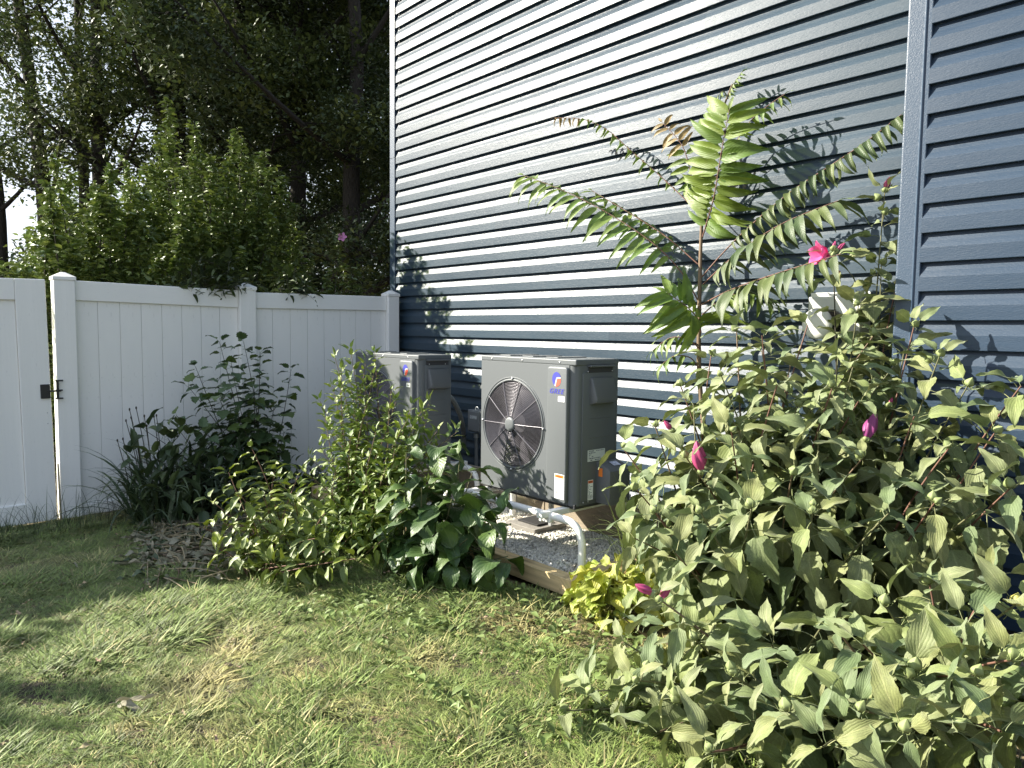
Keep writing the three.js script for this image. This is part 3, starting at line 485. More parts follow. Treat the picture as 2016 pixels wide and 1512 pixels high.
const ACF = V(1.02, 0.3, 1.02), acFar = acUnit(ACF, 'grey air conditioner outdoor unit in shade by the fence, half hidden behind shrubs', 0.95, 0.868, 0.3, false);
{ // stands
  const stand = (o, W, D, h, label, first) => {
    const s = thing('equipment_stand', label, 'stand', V(o.x, gh(o.x, o.z), o.z)), y = h - s.position.y - 0.028, z = 0.13, xr = W + 0.19, g0 = 0.085;
    const tube = (pts, n = 26) => new THREE.TubeGeometry(new THREE.CatmullRomCurve3(pts, false, 'catmullrom', 0.1), n, 0.022, 10);
    const leg = (zz, foot) => {
      part('leg', tube([V(W * 0.5, y, zz), V(xr - 0.12, y, zz), V(xr - 0.06, y - 0.012, zz), V(xr - 0.02, y - 0.05, zz), V(xr, y - 0.11, zz), V(xr, g0 + 0.01, zz)]), M.whitePaint, s);
      part('leg', tube([V(W * 0.5, y, zz), V(-0.12, y, zz), V(-0.16, y - 0.012, zz), V(-0.2, y - 0.05, zz), V(-0.22, y - 0.11, zz), V(-0.22, g0 + 0.01, zz)]), M.whitePaint, s);
      for (const x of [xr, -0.22]) { const f = part('foot_plate', rbox(0.14, 0.008, 0.11, 0.003, x, g0 + 0.004, zz + 0.0), M.galv, s); part('bolt', new THREE.CylinderGeometry(0.012, 0.012, 0.012, 6).translate(x + 0.035, g0 + 0.014, zz + 0.03), M.galv, f); }
    };
    leg(z); leg(-D - 0.12);
    for (const x of [0.06, W - 0.07]) part('cross_bar', rbox(0.045, 0.035, D + 0.42, 0.005, x, y + 0.012, -D / 2), M.whitePaint, s);
    for (const x of [0.06, W - 0.07]) part('clamp', [rbox(0.06, 0.05, 0.03, 0.004, x, y - 0.01, z + 0.01), rbox(0.02, 0.03, 0.05, 0.004, x - 0.05, y - 0.028, z)], M.whitePaint, s);
    part('rubber_pad', [0.06, W - 0.07].map((x) => rbox(0.05, 0.012, 0.05, 0.003, x, y + 0.036, -0.02)), M.rubber, s);
    part('leg', rbox(0.028, y - 0.08, 0.028, 0.004, W * 0.28, y / 2 + 0.05, -D - 0.06), M.galv, s);
  };
  stand(ACN, 0.854, 0.36, 0.338, 'white tubular steel stand with a bent leg under the nearer air conditioner');
  stand(ACF, 0.95, 0.3, 0.3, 'white tubular steel stand under the far air conditioner, behind the shrubs');
}
{ // gravel bed
  const b = thing('gravel_bed', 'bed of pale gravel edged with new timber under the air conditioners', 'gravel bed', V(3.93, -0.065, 1.37));
  const T2 = 0.089, y = 0.05;
  const beam = (len, x, z, rot) => { const g = rbox(len, 0.095, T2, 0.004); const uv = g.attributes.uv, p = g.attributes.position; for (let i = 0; i < uv.count; i++) uv.setXY(i, p.getX(i) * 0.55 + rot * 0.31, (p.getY(i) + p.getZ(i)) * 2.6 + 0.3 + rot); const m = part('timber', g, M.timber, b); m.position.set(x, y, z); m.rotation.y = rot ? Math.PI / 2 : 0; return m; };
  beam(3.0, -1.5 - 0.045, -T2 / 2, 0); beam(1.35, -T2 / 2, -T2 / 2 - 0.63, 1);
  part('timber_end', rbox(0.004, 0.093, T2 - 0.002, 0.001, -0.0430, y, -T2 / 2), M.timberEnd, b);
  part('gravel_base', new THREE.PlaneGeometry(2.95, 1.3, 40, 20).rotateX(-Math.PI / 2).translate(-1.52, 0.07, -0.72), M.gravelBase, b);
  for (let i = 0; i < 3; i++) part('edging_board', rbox(1.02, 0.27, 0.04, 0.004, -0.58 - i * 1.026, 0.2, -0.87 + 0.002 * (i % 2)), M.board, b);
  part('edging_board', rbox(0.04, 0.2, 0.32, 0.004, -0.03, 0.14, -1.02), M.board, b);
  seed(31);
  const G = [0, 1, 2].map((k) => { const g = new THREE.IcosahedronGeometry(1, 0), p = g.attributes.position, h = new Map(); for (let i = 0; i < p.count; i++) { const key = [p.getX(i), p.getY(i), p.getZ(i)].map((v) => v.toFixed(2)).join(); if (!h.has(key)) h.set(key, rr(0.7, 1.2)); const f = h.get(key); p.setXYZ(i, p.getX(i) * f, p.getY(i) * f * 0.7, p.getZ(i) * f); } g.computeVertexNormals(); return g; });
  G.forEach((g) => {
    const n = 6500, im = new THREE.InstancedMesh(g, M.gravel, n), q = new THREE.Quaternion(), c = col(1, 1, 1); let i = 0;
    while (i < n) { const x = -rr(0.06, 3.0), z = -rr(0.09, 1.02); if (x < -1.6 && rnd() < 0.6) continue; const s = rr(0.004, 0.0095); q.setFromEuler(new THREE.Euler(rr(0, 6), rr(0, 6), rr(0, 6))); const hgt = 0.012 * fbm(x * 4 + 9, z * 4, 555, 2); mx.compose(V(x, 0.069 + hgt + rr(-0.002, 0.006), z), q, V(s, s, s * rr(0.8, 1.5))); im.setMatrixAt(i, mx); const t = rr(0.6, 1.25), st = sstep(fbm((x + 3) * 2.2, (z + 2) * 2.2, 77, 3), 0.52, 0.68) * 0.45; im.setColorAt(i, col(t * (1 - st * 0.55), t * (0.98 - st * 0.75), t * (0.94 - st * 0.9))); i++; }
    im.name = 'gravel'; im.userData.kind = 'stuff'; im.castShadow = im.receiveShadow = true; b.add(im);
  });
  const pv = thing('concrete_paver', 'grey square concrete paver under the rear stand leg', 'paver', V(2.96, 0.012, 0.72));
  part('slab', rbox(0.3, 0.04, 0.3, 0.006, 0, 0.015, 0), M.paver, pv); part('pad', rbox(0.2, 0.012, 0.16, 0.003, 0, 0.042, 0), M.rubber, pv);
}
{ // electrical disconnect and conduits
  const d = thing('disconnect_box', 'grey electrical disconnect box on the siding between the two air conditioners', 'electrical box', V(1.55, 0.56, 0.06));
  const A = (px, py, z) => onZ(px, py, z).sub(d.position);
  const a = A(921, 806, 0.16), b = A(947, 853, 0.16), w = b.x - a.x, h = a.y - b.y;
  part('box', rbox(w, h, 0.1, 0.006, (a.x + b.x) / 2, (a.y + b.y) / 2, 0.05), M.conduit, d);
  part('door', rbox(w * 0.84, h * 0.9, 0.012, 0.005, (a.x + b.x) / 2, (a.y + b.y) / 2, 0.104), M.conduit, d);
  part('label', new THREE.PlaneGeometry(w * 0.5, 0.03).translate((a.x + b.x) / 2, a.y - 0.06, 0.1115), PM.wide, d);
  part('hasp', new THREE.TorusGeometry(0.02, 0.005, 6, 14).translate((a.x + b.x) / 2, a.y + 0.008, 0.07), M.galv, d);
  const c = thing('electrical_conduit', 'grey flexible conduit arching from the far air conditioner down beside the disconnect box', 'conduit', V(2.0, 0.8, 0.75));
  const B = (px, py, z) => onZ(px, py, z).sub(c.position);
  const tb = (pts, r) => new THREE.TubeGeometry(new THREE.CatmullRomCurve3(pts), 40, r, 10);
  part('hose', tb([B(856, 764, 0.78), B(868, 770, 0.76), B(886, 782, 0.66), B(900, 803, 0.5), B(910, 832, 0.3), B(913, 858, 0.14), B(914, 880, 0.1)], 0.021), M.conduit, c);
  part('connector', [taper([B(853, 762, 0.79), B(862, 767, 0.77)], 0.028, 0.026, 2, 10)], M.conduit, c);
  for (const [p, q, z0, z1] of [[899, 801, 0.515, 0.495], [913, 856, 0.155, 0.145]]) part('cable_tie', tb([B(p - 0.4, q - 0.8, z0), B(p, q, (z0 + z1) / 2), B(p + 0.4, q + 0.8, z1)], 0.0228), M.rubber, c);
  const e = thing('electrical_conduit', 'grey rigid conduit running down the wall below the disconnect box', 'conduit', V(1.55, 0.2, 0.06));
  const p0 = onZ(938, 853, 0.1).sub(e.position), p1 = onZ(938, 920, 0.1).sub(e.position);
  part('pipe', tb([p0, p0.clone().lerp(p1, 0.5), p1], 0.016), M.conduit, e); part('fitting', new THREE.CylinderGeometry(0.024, 0.024, 0.04, 12).translate(p0.x, p0.y - 0.02, p0.z), M.galv, e);
}
// ---------------------------------------------------------------- plants
const G = {
  hib: [
    leafGeo({ n: 15, m: 3, w: 0.82, a: 0.56, teeth: 0.07, droop: 1.1, fold: 0.15, wave: 0.035, lobe: 0.5, stalk: 0.42, sd: 1 }),
    leafGeo({ n: 15, m: 3, w: 0.66, a: 0.58, teeth: 0.065, droop: 0.9, fold: 0.26, wave: 0.045, lobe: 0.3, stalk: 0.4, sd: 2 }),
    leafGeo({ n: 15, m: 3, w: 0.66, a: 0.54, teeth: 0.065, droop: 0.8, fold: 0.18, wave: 0.03, stalk: 0.35, sd: 3 }),
    leafGeo({ n: 15, m: 3, w: 0.56, a: 0.56, teeth: 0.06, droop: 0.9, fold: 0.32, wave: 0.04, stalk: 0.3, sd: 4, twist: 0.5 }),
    leafGeo({ n: 13, m: 3, w: 0.38, a: 0.58, teeth: 0.05, droop: 0.6, fold: 0.35, wave: 0.03, stalk: 0.22, sd: 5 }),
  ],
  ail: [
    leafGeo({ n: 9, m: 2, w: 0.3, a: 0.55, b: 0.75, droop: 0.75, fold: 0.22, wave: 0.015, stalk: 0.06, sd: 11 }),
    leafGeo({ n: 9, m: 2, w: 0.34, a: 0.52, b: 0.75, droop: 1.0, fold: 0.4, wave: 0.02, stalk: 0.06, sd: 12 }),
    leafGeo({ n: 9, m: 2, w: 0.42, a: 0.5, b: 0.75, droop: 1.5, fold: 0.75, wave: 0.02, stalk: 0.06, sd: 13, twist: 0.3 }),
  ],
  hyd: [
    leafGeo({ n: 17, m: 3, w: 0.72, a: 0.68, b: 0.75, teeth: 0.05, droop: 0.8, fold: 0.18, wave: 0.03, stalk: 0.2, sd: 21 }),
    leafGeo({ n: 17, m: 3, w: 0.62, a: 0.66, b: 0.75, teeth: 0.05, droop: 1.1, fold: 0.3, wave: 0.04, stalk: 0.2, sd: 22 }),
  ],
  ros: [
    leafGeo({ n: 9, m: 2, w: 0.62, a: 0.62, b: 0.85, teeth: 0.13, droop: 0.5, fold: 0.35, wave: 0.03, lobe: 0.3, stalk: 0.25, sd: 31 }),
    leafGeo({ n: 9, m: 2, w: 0.5, a: 0.6, b: 0.9, teeth: 0.1, droop: 0.7, fold: 0.45, wave: 0.03, stalk: 0.25, sd: 32 }),
    leafGeo({ n: 7, m: 1, w: 0.42, a: 0.6, teeth: 0.06, droop: 0.3, fold: 0.4, wave: 0.02, stalk: 0.2, sd: 33 }),
  ],
  peo: [
    leafGeo({ n: 9, m: 2, w: 0.42, a: 0.68, b: 0.85, droop: 0.7, fold: 0.35, wave: 0.02, stalk: 0.2, sd: 41 }),
    leafGeo({ n: 9, m: 2, w: 0.34, a: 0.66, b: 0.8, droop: 0.5, fold: 0.3, wave: 0.025, stalk: 0.15, sd: 42 }),
    leafGeo({ n: 9, m: 2, w: 0.5, a: 0.66, b: 0.8, droop: 0.9, fold: 0.45, wave: 0.03, stalk: 0.2, sd: 43 }),
  ],
  sap: [leafGeo({ n: 11, m: 2, w: 0.95, a: 0.6, b: 0.8, teeth: 0.13, droop: 0.5, fold: 0.15, wave: 0.03, lobe: 0.25, stalk: 0.35, sd: 35 }), leafGeo({ n: 11, m: 2, w: 0.8, a: 0.6, b: 0.85, teeth: 0.12, droop: 0.8, fold: 0.25, wave: 0.03, stalk: 0.3, sd: 36 })],
  lime: [
    leafGeo({ n: 11, m: 3, w: 0.95, a: 0.6, b: 0.7, droop: 1.0, fold: 0.35, wave: 0.09, heart: 0.14, stalk: 0.5, sd: 51 }),
    leafGeo({ n: 11, m: 3, w: 0.82, a: 0.62, b: 0.7, droop: 1.3, fold: 0.5, wave: 0.1, heart: 0.12, stalk: 0.5, sd: 52 }),
  ],
  simple: [leafGeo({ n: 5, m: 1, w: 0.55, a: 0.66, droop: 0.5, fold: 0.35, wave: 0.02, stalk: 0.2, sd: 61 }), leafGeo({ n: 5, m: 1, w: 0.45, a: 0.64, droop: 0.8, fold: 0.4, wave: 0.03, stalk: 0.2, sd: 62 })],
  dead: [leafGeo({ n: 9, m: 2, w: 0.3, a: 0.6, droop: 0.5, fold: 0.7, wave: 0.08, stalk: 0.15, sd: 71, twist: 0.9 }), leafGeo({ n: 9, m: 2, w: 0.22, a: 0.6, droop: -0.3, fold: 0.9, wave: 0.06, stalk: 0.15, sd: 72, twist: -0.7 }), leafGeo({ n: 9, m: 2, w: 0.34, a: 0.6, droop: 0.2, fold: 0.3, wave: 0.1, stalk: 0.1, sd: 73, twist: 0.4 })],
};
// hibiscus bud: ribbed calyx with thin bracts at its foot
const budGeo = (() => {
  const P = [], I = [], n = 9, k = 20; for (let i = 0; i <= n; i++) for (let j = 0; j <= k; j++) { const t = i / n, a = j / k * 6.2832, r = (0.5 * Math.sin(Math.PI * Math.pow(t, 0.75)) + 0.03) * (1 + 0.1 * Math.cos(a * 5)) * (1 - 0.25 * t); P.push(Math.cos(a + t * 0.5) * r, t * 1.15, Math.sin(a + t * 0.5) * r); }
  for (let i = 0; i < n; i++) for (let j = 0; j < k; j++) { const q = i * (k + 1) + j; I.push(q, q + k + 1, q + 1, q + 1, q + k + 1, q + k + 2); }
  const g = new THREE.BufferGeometry(); g.setAttribute('position', new THREE.Float32BufferAttribute(P, 3)); g.setIndex(I); g.computeVertexNormals(); g.setAttribute('uv', new THREE.Float32BufferAttribute(new Float32Array(P.length / 3 * 2), 2));
  const br = []; for (let i = 0; i < 9; i++) { const a = i / 9 * 6.28; br.push(taper([V(0.1 * Math.cos(a), 0, 0.1 * Math.sin(a)), V(0.55 * Math.cos(a), 0.12, 0.55 * Math.sin(a)), V(0.72 * Math.cos(a), 0.5, 0.72 * Math.sin(a))], 0.045, 0.02, 3, 3)); }
  return mergeGeometries([flat(g), ...br.map(flat)]);
})();
// furled hibiscus flower: a long spindle of overlapping, twisted petals
const furlGeo = (() => {
  const P = [], UV = [], I = [], n = 14, k = 25; for (let i = 0; i <= n; i++) for (let j = 0; j <= k; j++) { const t = i / n, a = j / k * 6.2832, r = (0.2 * Math.pow(Math.sin(Math.PI * Math.pow(t * 0.94 + 0.06, 0.85)), 0.8) + 0.01) * (1 + 0.16 * Math.cos(a * 5 + t * 2) + 0.07 * Math.cos(a * 9 - t * 4)); const w = a + t * 1.4; P.push(Math.cos(w) * r, t, Math.sin(w) * r); UV.push(j / k, t); }
  for (let i = 0; i < n; i++) for (let j = 0; j < k; j++) { const q = i * (k + 1) + j; I.push(q, q + k + 1, q + 1, q + 1, q + k + 1, q + k + 2); }
  const g = new THREE.BufferGeometry(); g.setAttribute('position', new THREE.Float32BufferAttribute(P, 3)); g.setAttribute('uv', new THREE.Float32BufferAttribute(UV, 2)); g.setIndex(I); g.computeVertexNormals(); return g;
})();
const petalGeo = leafGeo({ n: 8, m: 3, w: 0.75, a: 1.25, b: 0.6, droop: 0.4, fold: 0.15, wave: 0.05, stalk: 0, sd: 81 });
const quatTo = (d) => new THREE.Quaternion().setFromUnitVectors(V(0, 1, 0), d.clone().normalize());
function addBud(plant, p, dir, s, m = M.bud) { const b = part('bud', budGeo, m, plant); b.position.copy(p).sub(plant.position); b.quaternion.copy(quatTo(dir)); b.scale.setScalar(s); return b; }
function addFurl(plant, p, q, m) { const d = q.clone().sub(p), f = part('furled_flower', furlGeo, m, plant); f.position.copy(p).sub(plant.position); f.quaternion.copy(quatTo(d)); f.scale.setScalar(d.length()); const b = addBud(plant, p.clone().addScaledVector(d.clone().normalize(), -0.018), d, 0.03); return f; }

function hibStem(plant, list, tip, base, o = {}) {
  const pts = curvePts(base, tip, o.lift ?? 0.12, o.side ?? 0.06, 7);
  const c = leafyStem(plant, list, pts, { r0: o.r0 ?? 0.0075, r1: 0.0028, mat: o.mat ?? pick([M.stemGreen, M.stemRed, M.stemGreen, M.stemBrown]), step: (o.step ?? 0.05) * 0.66, t0: o.t0 ?? 0.22, size: (o.size ?? [0.18, 0.105]).map((v) => v * 1.38), outUp: 0.7, sw: 1.14, incl: o.incl ?? [-1.25, -0.2], geos: G.hib, mats: L.hib, vary: true, nUp: 0.25, endTuft: 3 });
  const nb = o.buds ?? (rnd() < 0.35 ? 0 : rnd() < 0.7 ? 1 : 2);
  for (let i = 0; i < nb; i++) { const t = 1 - i * rr(0.025, 0.05), p = c.getPointAt(clamp(t, 0, 1)), d = V(rr(-0.8, 0.8), rr(0.5, 1), rr(-0.8, 0.8)).normalize(), l = i ? rr(0.02, 0.05) : 0.0; if (l) { const g = taper([p, p.clone().addScaledVector(d, l)], 0.0022, 0.0018, 2, 4).translate(-plant.position.x, -plant.position.y, -plant.position.z); part('bud_stalk', g, M.stemGreen, plant); } addBud(plant, p.clone().addScaledVector(d, l), d, rr(0.026, 0.04), rnd() < 0.05 ? M.budYellow : M.bud); }
  return c;
}
{
  seed(101);
  // the big clump in the middle
  const a = thing('hibiscus', 'large leafy hibiscus right of the air conditioner, with round buds and furled pink flowers', 'hibiscus', gv(4.85, 1.15), 'hibiscus plants by the wall'); delete a.userData.group;
  let list = []; const base = () => gv(4.85 + rr(-0.22, 0.22), 1.05 + rr(-0.25, 0.25));
  const tips = [[1530, 758, 3.0], [1365, 795, 3.35], [1450, 650, 3.45], [1590, 640, 3.35], [1290, 840, 3.35], [1225, 880, 3.3], [1250, 960, 3.1], [1420, 740, 3.2], [1500, 690, 3.5], [1650, 700, 3.3], [1690, 790, 3.0], [1350, 900, 3.0], [1290, 1010, 2.95], [1440, 850, 2.9], [1610, 850, 2.85], [1560, 930, 2.75], [1380, 1010, 2.75], [1700, 900, 2.75], [1480, 1000, 2.65], [1250, 1060, 3.0], [1760, 720, 3.3], [1330, 1090, 2.75], [1600, 1010, 2.6], [1720, 660, 3.5], [1560, 700, 3.6], [1400, 700, 3.6], [1500, 660, 3.2], [1640, 760, 3.0], [1340, 760, 3.5], [1430, 800, 3.1], [1570, 800, 3.1], [1680, 720, 3.2], [1750, 1010, 2.6]];
  for (const [x, y, d] of tips) hibStem(a, list, at(x, y, d), base(), { t0: 0.18 });
  addFurl(a, at(1380, 925, 2.95), at(1371, 868, 2.93), M.pinkBud); addFurl(a, at(1706, 862, 2.95), at(1724, 812, 2.95), M.purpleBud); addFurl(a, at(1322, 846, 3.3), at(1307, 828, 3.3), M.pinkBud);
  addFurl(a, at(1752, 796, 3.2), at(1757, 782, 3.2), M.pinkBud);
  leaves(a, list);

  // the tall plant against the bump-out, with the open flower
  seed(103);
  const b = thing('hibiscus', 'tall hibiscus by the wall corner trim with an open pink flower and pink top bud', 'hibiscus', gv(5.2, 0.75)); list = [];
  const bb = () => gv(5.2 + rr(-0.12, 0.12), 0.85 + rr(-0.12, 0.12));
  const c1 = hibStem(b, list, at(1742, 375, 3.75), gv(4.97, 0.3), { step: 0.05, t0: 0.35, size: [0.17, 0.085], incl: [-0.4, 0.2], lift: 0.05, side: 0.02, buds: 3, mat: M.stemGreen });
  const c2 = hibStem(b, list, at(1640, 505, 3.7), gv(4.9, 0.35), { step: 0.1, t0: 0.55, size: [0.12, 0.09], incl: [-0.4, -0.1], lift: 0.05, buds: 1, mat: M.stemDark });
  hibStem(b, list, at(1735, 520, 3.7), gv(5.0, 0.3), { step: 0.055, t0: 0.4, size: [0.15, 0.09], incl: [-0.4, 0.2] }); hibStem(b, list, at(1690, 600, 3.55), gv(4.9, 0.45), { step: 0.05, t0: 0.35 }); hibStem(b, list, at(1780, 690, 3.3), bb()); hibStem(b, list, at(1800, 640, 3.25), bb(), { step: 0.06, size: [0.14, 0.08], incl: [-0.4, 0.2] }); hibStem(b, list, at(1850, 700, 3.0), bb(), { step: 0.055, size: [0.15, 0.09], incl: [-0.5, 0.1] });
  hibStem(b, list, at(1765, 560, 3.65), gv(5.0, 0.4), { step: 0.07, size: [0.13, 0.08], incl: [-0.4, 0.2] });
  for (const [x, y, d] of [[1905, 760, 2.9], [1800, 820, 2.9], [1870, 880, 2.75], [1960, 850, 2.75], [1990, 960, 2.6], [1930, 1000, 2.55], [1840, 990, 2.6], [2010, 760, 2.8]]) hibStem(b, list, at(x, y, d), bb());
  addFurl(b, at(1743, 372, 3.75), at(1752, 348, 3.75), M.pinkBud); addFurl(b, at(1648, 492, 3.7), at(1664, 478, 3.68), M.pinkBud); addFurl(b, at(1641, 487, 3.7), at(1645, 474, 3.7), M.pinkBud);
  { const p = at(1634, 503, 3.68), fl = new THREE.Group(); fl.name = 'flower'; fl.position.copy(p).sub(b.position); b.add(fl); fl.userData.label = 'open pink hibiscus flower seen from the side';
    const ax = at(1594, 497, 3.66).sub(p).normalize(); for (let i = 0; i < 5; i++) { const q = V(0, 1, 0).cross(ax).normalize(), w = ax.clone().cross(q), an = i / 5 * 6.283 + 0.3, rad = q.clone().multiplyScalar(Math.cos(an)).addScaledVector(w, Math.sin(an)); const dir = ax.clone().multiplyScalar(0.9).addScaledVector(rad, 0.42), m = part('petal', petalGeo, M.pinkPetal, fl); place(V(0, 0, 0), dir, rad.clone().negate(), 0.108).decompose(m.position, m.quaternion, m.scale); } }
  leaves(b, list);

  // low plants at the front, one leaning over the lawn
  seed(107);
  const c = thing('hibiscus', 'low hibiscus leaning left over the lawn edge with two pink buds', 'hibiscus', gv(5.25, 1.75)); list = [];
  const cb = () => gv(5.25 + rr(-0.15, 0.15), 1.7 + rr(-0.15, 0.15));
  for (const [x, y, d, lf] of [[1292, 1175, 2.52, 0.1], [1320, 1195, 2.6, 0.1], [1230, 1265, 2.7, 0.0], [1225, 1215, 2.85, 0.0], [1100, 1400, 2.7, 0.12], [1160, 1360, 2.65, 0.1], [1370, 1260, 2.5, 0.05], [1250, 1340, 2.5, 0], [1330, 1380, 2.35, 0], [1440, 1330, 2.3, 0.05], [1520, 1270, 2.35, 0.15], [1400, 1480, 2.15, 0], [1550, 1400, 2.1, 0.1], [1630, 1215, 2.4, 0.2], [1480, 1420, 2.2, 0.1], [1300, 1440, 2.35, 0]]) hibStem(c, list, at(x, y, d), cb(), { lift: lf, step: 0.055, t0: 0.3, size: [0.165, 0.09], incl: [-1.0, -0.05] });
  addFurl(c, at(1284, 1168, 2.5), at(1250, 1150, 2.5), M.pinkBud); addFurl(c, at(1300, 1178, 2.48), at(1321, 1153, 2.48), M.pinkBud);
  leaves(c, list);
  seed(109);
  const d = thing('hibiscus', 'low hibiscus with broad pale leaves filling the bottom right corner', 'hibiscus', gv(5.65, 1.55)); list = [];
  const db = () => gv(5.65 + rr(-0.18, 0.18), 1.5 + rr(-0.18, 0.18));
  for (const [x, y, dd] of [[1830, 1150, 2.3], [1795, 1330, 2.05], [1640, 1230, 2.25], [1700, 1270, 2.15], [1900, 1230, 2.1], [1960, 1130, 2.2], [1920, 1330, 1.95], [1690, 1400, 2.0], [1780, 1440, 1.9], [1880, 1430, 1.85], [1990, 1300, 1.9], [1620, 1470, 2.0], [1970, 1440, 1.8], [2000, 1190, 2.1], [1740, 1190, 2.3], [2060, 1390, 1.9]]) hibStem(d, list, at(x, y, dd), db(), { lift: 0.2, step: 0.05, t0: 0.35, size: [0.165, 0.095], incl: [-0.85, 0.15] });
  leaves(d, list);
}
// ---------------------------------------------------------------- young tree of heaven by the wall
{
  seed(113);
  const t = thing('tree_of_heaven', 'young slender tree with long feathery compound leaves, standing against the blue siding', 'tree', gv(4.26, 0.24));
  const o = t.position, W = (px, py, z) => onZ(px, py, z);
  const trunkPts = [gv(4.17, 0.3, -0.05), W(1378, 760, 0.27), W(1377, 600, 0.24), W(1381, 450, 0.2), W(1388, 330, 0.17), W(1425, 210, 0.14), W(1442, 165, 0.13)];
  part('trunk', taper(trunkPts.map((p) => p.clone().sub(o)), 0.017, 0.004, 24, 8, 6), M.stemBrown, t);
  const frond = (pts, n, l0, l1, o2 = {}) => {
    const c = new THREE.CatmullRomCurve3(pts.map((p) => p.clone().sub(o))), fr = part('frond', taper(c.getPoints(6), o2.r ?? 0.0048, 0.0016, 16, 5), o2.stem ?? M.stemRed, t);
    const up0 = o2.up ?? V(0, 1, 0.15);
    for (let i = 0; i < n; i++) for (const s of [-1, 1]) {
      const u = (o2.t0 ?? 0.2) + (1 - (o2.t0 ?? 0.2)) * (i + 0.3 * (s > 0)) / (n - 0.3), p = c.getPointAt(clamp(u, 0, 1)), tg = c.getTangentAt(clamp(u, 0, 1));
      const up = up0.clone().addScaledVector(tg, -up0.dot(tg)).normalize(), sd = up.clone().cross(tg).multiplyScalar(s);
      const k = i / (n - 1), len = (o2.big ?? 1) * 1.55 * lerp(l0, l1, k) * rr(0.85, 1.12) * Math.min(1, 0.6 + i * 0.2), dir = sd.multiplyScalar(1).addScaledVector(tg, lerp(o2.sweep ?? 0.25, 0.75, k * k)).addScaledVector(V(0, -1, 0), (o2.droop ?? 0.3) * rr(0.6, 1.4)).add(jit(0.2));
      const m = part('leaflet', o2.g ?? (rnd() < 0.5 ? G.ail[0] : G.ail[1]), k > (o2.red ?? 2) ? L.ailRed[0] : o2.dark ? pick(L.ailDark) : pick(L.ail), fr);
      place(p, dir, up.add(jit(0.25)), len, len * (o2.wide ?? 1) * 0.78 * rr(0.85, 1.15)).decompose(m.position, m.quaternion, m.scale);
    }
    const m = part('leaflet', G.ail[0], (o2.red ?? 2) < 1 ? L.ailRed[0] : L.ail[0], fr); place(c.getPointAt(1), c.getTangentAt(1), up0, l1).decompose(m.position, m.quaternion, m.scale);
    return fr;
  };
  frond([W(1374, 592, 0.24), W(1330, 520, 0.36), W(1230, 440, 0.5), W(1120, 380, 0.6), W(1030, 345, 0.66)], 20, 0.135, 0.1, { big: 1.25, up: V(-0.2, 0.9, 0.45), droop: 0.35 });
  frond([W(1374, 520, 0.22), W(1310, 465, 0.26), W(1240, 420, 0.3), W(1165, 375, 0.32)], 11, 0.115, 0.085, { big: 1.3, up: V(0, 0.95, 0.2), droop: 0.4 });
  frond([W(1381, 425, 0.19), W(1320, 365, 0.2), W(1240, 295, 0.22), W(1170, 240, 0.26), W(1092, 232, 0.3)], 15, 0.06, 0.045, { up: V(-0.1, 0.9, 0.2), droop: 0.9, g: G.ail[2], red: 0.82, r: 0.0038, wide: 1.15 });
  frond([W(1382, 420, 0.2), W(1362, 350, 0.24), W(1345, 290, 0.28), W(1303, 240, 0.3)], 11, 0.07, 0.055, { big: 1.5, up: V(0.1, 0.5, 0.9), droop: 0.35, red: 0.55 });
  frond([W(1382, 470, 0.2), W(1405, 390, 0.3), W(1420, 300, 0.34), W(1436, 215, 0.36)], 17, 0.125, 0.085, { big: 1.75, up: V(0.25, 0.45, 0.9), droop: 0.22, sweep: 0.15, t0: 0.12 });
  frond([W(1384, 400, 0.2), W(1420, 330, 0.16), W(1480, 235, 0.16), W(1545, 185, 0.2)], 9, 0.075, 0.065, { up: V(0, 0.9, 0.3), droop: 0.7, t0: 0.4 });
  frond([W(1435, 190, 0.13), W(1445, 165, 0.15), W(1462, 140, 0.17)], 7, 0.06, 0.04, { up: V(-0.4, 0.6, 0.4), droop: 0.5, t0: 0.05, stem: M.stemGreen });
  frond([W(1433, 195, 0.13), W(1424, 180, 0.15), W(1412, 190, 0.17)], 3, 0.055, 0.045, { up: V(-0.3, 0.8, 0.3), droop: 0.9, t0: 0.3, stem: M.stemGreen });
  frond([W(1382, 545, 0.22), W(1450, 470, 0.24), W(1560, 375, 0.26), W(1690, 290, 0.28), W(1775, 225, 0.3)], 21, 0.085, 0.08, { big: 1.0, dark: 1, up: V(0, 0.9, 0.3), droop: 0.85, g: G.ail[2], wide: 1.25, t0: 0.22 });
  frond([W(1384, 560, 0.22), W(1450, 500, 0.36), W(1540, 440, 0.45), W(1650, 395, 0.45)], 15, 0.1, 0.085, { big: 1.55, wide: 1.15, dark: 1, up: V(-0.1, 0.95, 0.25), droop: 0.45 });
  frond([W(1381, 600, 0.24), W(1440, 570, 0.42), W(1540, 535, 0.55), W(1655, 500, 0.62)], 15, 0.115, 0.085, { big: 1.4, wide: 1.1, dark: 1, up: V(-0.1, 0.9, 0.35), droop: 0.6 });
  frond([W(1380, 655, 0.25), W(1372, 625, 0.36), W(1345, 598, 0.44), W(1312, 576, 0.5)], 10, 0.155, 0.1, { up: V(0.1, 0.75, 0.65), droop: 0.12, t0: 0.12, sweep: 0.2, big: 1.55 });
  frond([W(1382, 620, 0.25), W(1420, 590, 0.2), W(1470, 575, 0.16), W(1520, 590, 0.14)], 8, 0.085, 0.07, { big: 1.4, up: V(-0.1, 0.95, 0.2), droop: 0.5 });
  frond([W(1380, 690, 0.26), W(1355, 668, 0.32), W(1320, 665, 0.36), W(1285, 690, 0.38)], 6, 0.1, 0.085, { up: V(0, 0.95, 0.3), droop: 0.5 });
